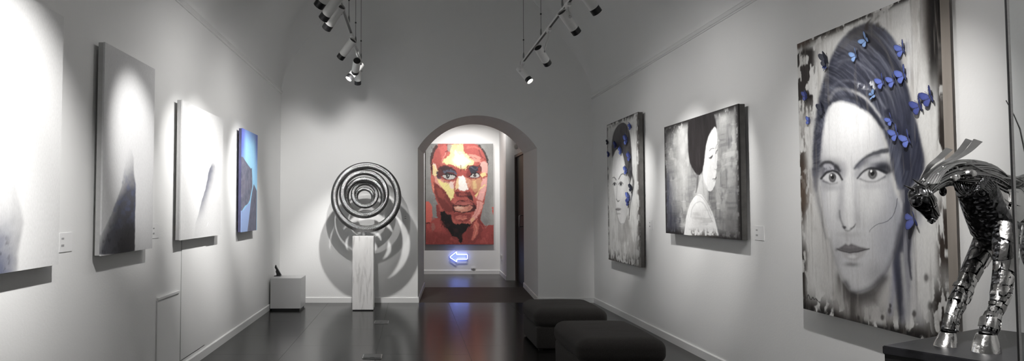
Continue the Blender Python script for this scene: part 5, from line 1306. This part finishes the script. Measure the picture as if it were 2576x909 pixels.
# lamps of the same tracks above and behind the camera's frame
spot(-1, (XT[-1]-.12, 1.9, ZT-.25), 0, on_left(2.75, 1.9), 'spotlight near the start of the left track, aimed at the largest white canvas', 420, 40, fill=6)
spot(-1, (XT[-1]-.12, 2.8, ZT-.25), 0, on_left(3.45, 1.85), 'second spotlight from the start of the left track', 300, 52, fill=6)
spot(-1, (XT[-1]-.12, 4.35, ZT-.25), 0, on_left(4.95, 1.95), 'third spotlight from the start of the left track, aimed at the tall foggy canvas', 240, 34, fill=6)
spot(1, (XT[1]+.12, 2.7, ZT-.25), 0, on_right(4.2, 1.5), 'spotlight near the start of the right track, aimed at the very large portrait', 200, 52, fill=10)
spot(1, (XT[1]+.2, 3.6, ZT-.32), 0, on_right(4.6, 2.1), 'second spotlight from the start of the right track', 80, 42, fill=10)
spot(1, (XT[1]-.16, 1.6, ZT-.32), 0, mid+Vector((0,0,.4)), 'spotlight aimed at the metal horse from the right track', 260, 40, fill=10)
spot(-1, (XT[-1]+.1, 1.0, ZT-.25), 0, (XR, 1.2, 1.8), 'added spotlight at the start of the left track, aimed across the room for bounce light', 200, 60, fill=6)  # unseen lamp, added so its bounce brightens the room

# downlights of the further room
def downlight(x, y, target, power, size):
    t = empty('ceiling_spotlight', (x, y, 3.9), 'ceiling spotlight of the further room, aimed at %s' % target[1], 'spotlight')
    T = Vector(target[0]); P = Vector((x, y, 3.66)); d = (T-P).normalized()
    MB().cyl((x, y, 3.9), (x, y, 3.87), .06, n=20).build('ceiling_rose', M['lampwhite'], t, True, 40)
    MB().cyl((x, y, 3.87), (x, y, 3.74), .008, n=10).build('stem', M['lampwhite'], t)
    MB().loft([P-d*.14, P-d*.0], [.045,.045], 24, cap=False).loft([P-d*.14, P-d*.13], [.044,.044], 24).build('lamp_housing', M['lampwhite'], t, True, 30)
    MB().loft([P-d*.035, P-d*.03], [.042,.042], 20).build('lens', M['lens_on'], t)
    ld = bpy.data.lights.new('lamp_beam', 'SPOT'); ld.energy = power; ld.spot_size = R_(size); ld.spot_blend = .7; ld.color = (1,.975,.95); ld.shadow_soft_size = .04
    lo = bpy.data.objects.new('lamp_beam', ld); COL.objects.link(lo); lo.rotation_mode = 'QUATERNION'; lo.rotation_quaternion = d.to_track_quat('-Z','Y'); lo.location = P+d*.01
    lo.parent = t; lo.matrix_parent_inverse = t.matrix_basis.inverted()
downlight(.75, 12.75, ((.9, YW, 1.9), 'the left half of the red portrait'), 130, 75)
downlight(1.5, 12.75, ((1.4, YW, 1.9), 'the right half of the red portrait'), 130, 75)

w = bpy.data.worlds.new('World'); scn.world = w; w.use_nodes = True
w.node_tree.nodes['Background'].inputs['Color'].default_value = (.5,.5,.5,1); w.node_tree.nodes['Background'].inputs['Strength'].default_value = .0

cam = bpy.data.cameras.new('camera'); co = bpy.data.objects.new('camera', cam); COL.objects.link(co)
cam.sensor_fit = 'HORIZONTAL'; cam.sensor_width = 36; cam.lens = 36*F_PX/W_PX
cam.shift_x = (W_PX/2-CX)/W_PX; cam.shift_y = 0
co.location = CAM; co.rotation_euler = (math.pi/2+PITCH, 0, 0); cam.clip_start = .05
scn.camera = co
vs = scn.view_settings; scn.display_settings.display_device = 'sRGB'
vs.view_transform = 'Standard'; vs.look = 'None'; vs.exposure = 0.0; vs.gamma = 1.0; vs.use_curve_mapping = False
scn.cycles.max_bounces = 10; scn.cycles.diffuse_bounces = 6; scn.cycles.glossy_bounces = 5; scn.cycles.sample_clamp_indirect = 6; scn.cycles.use_denoising = True
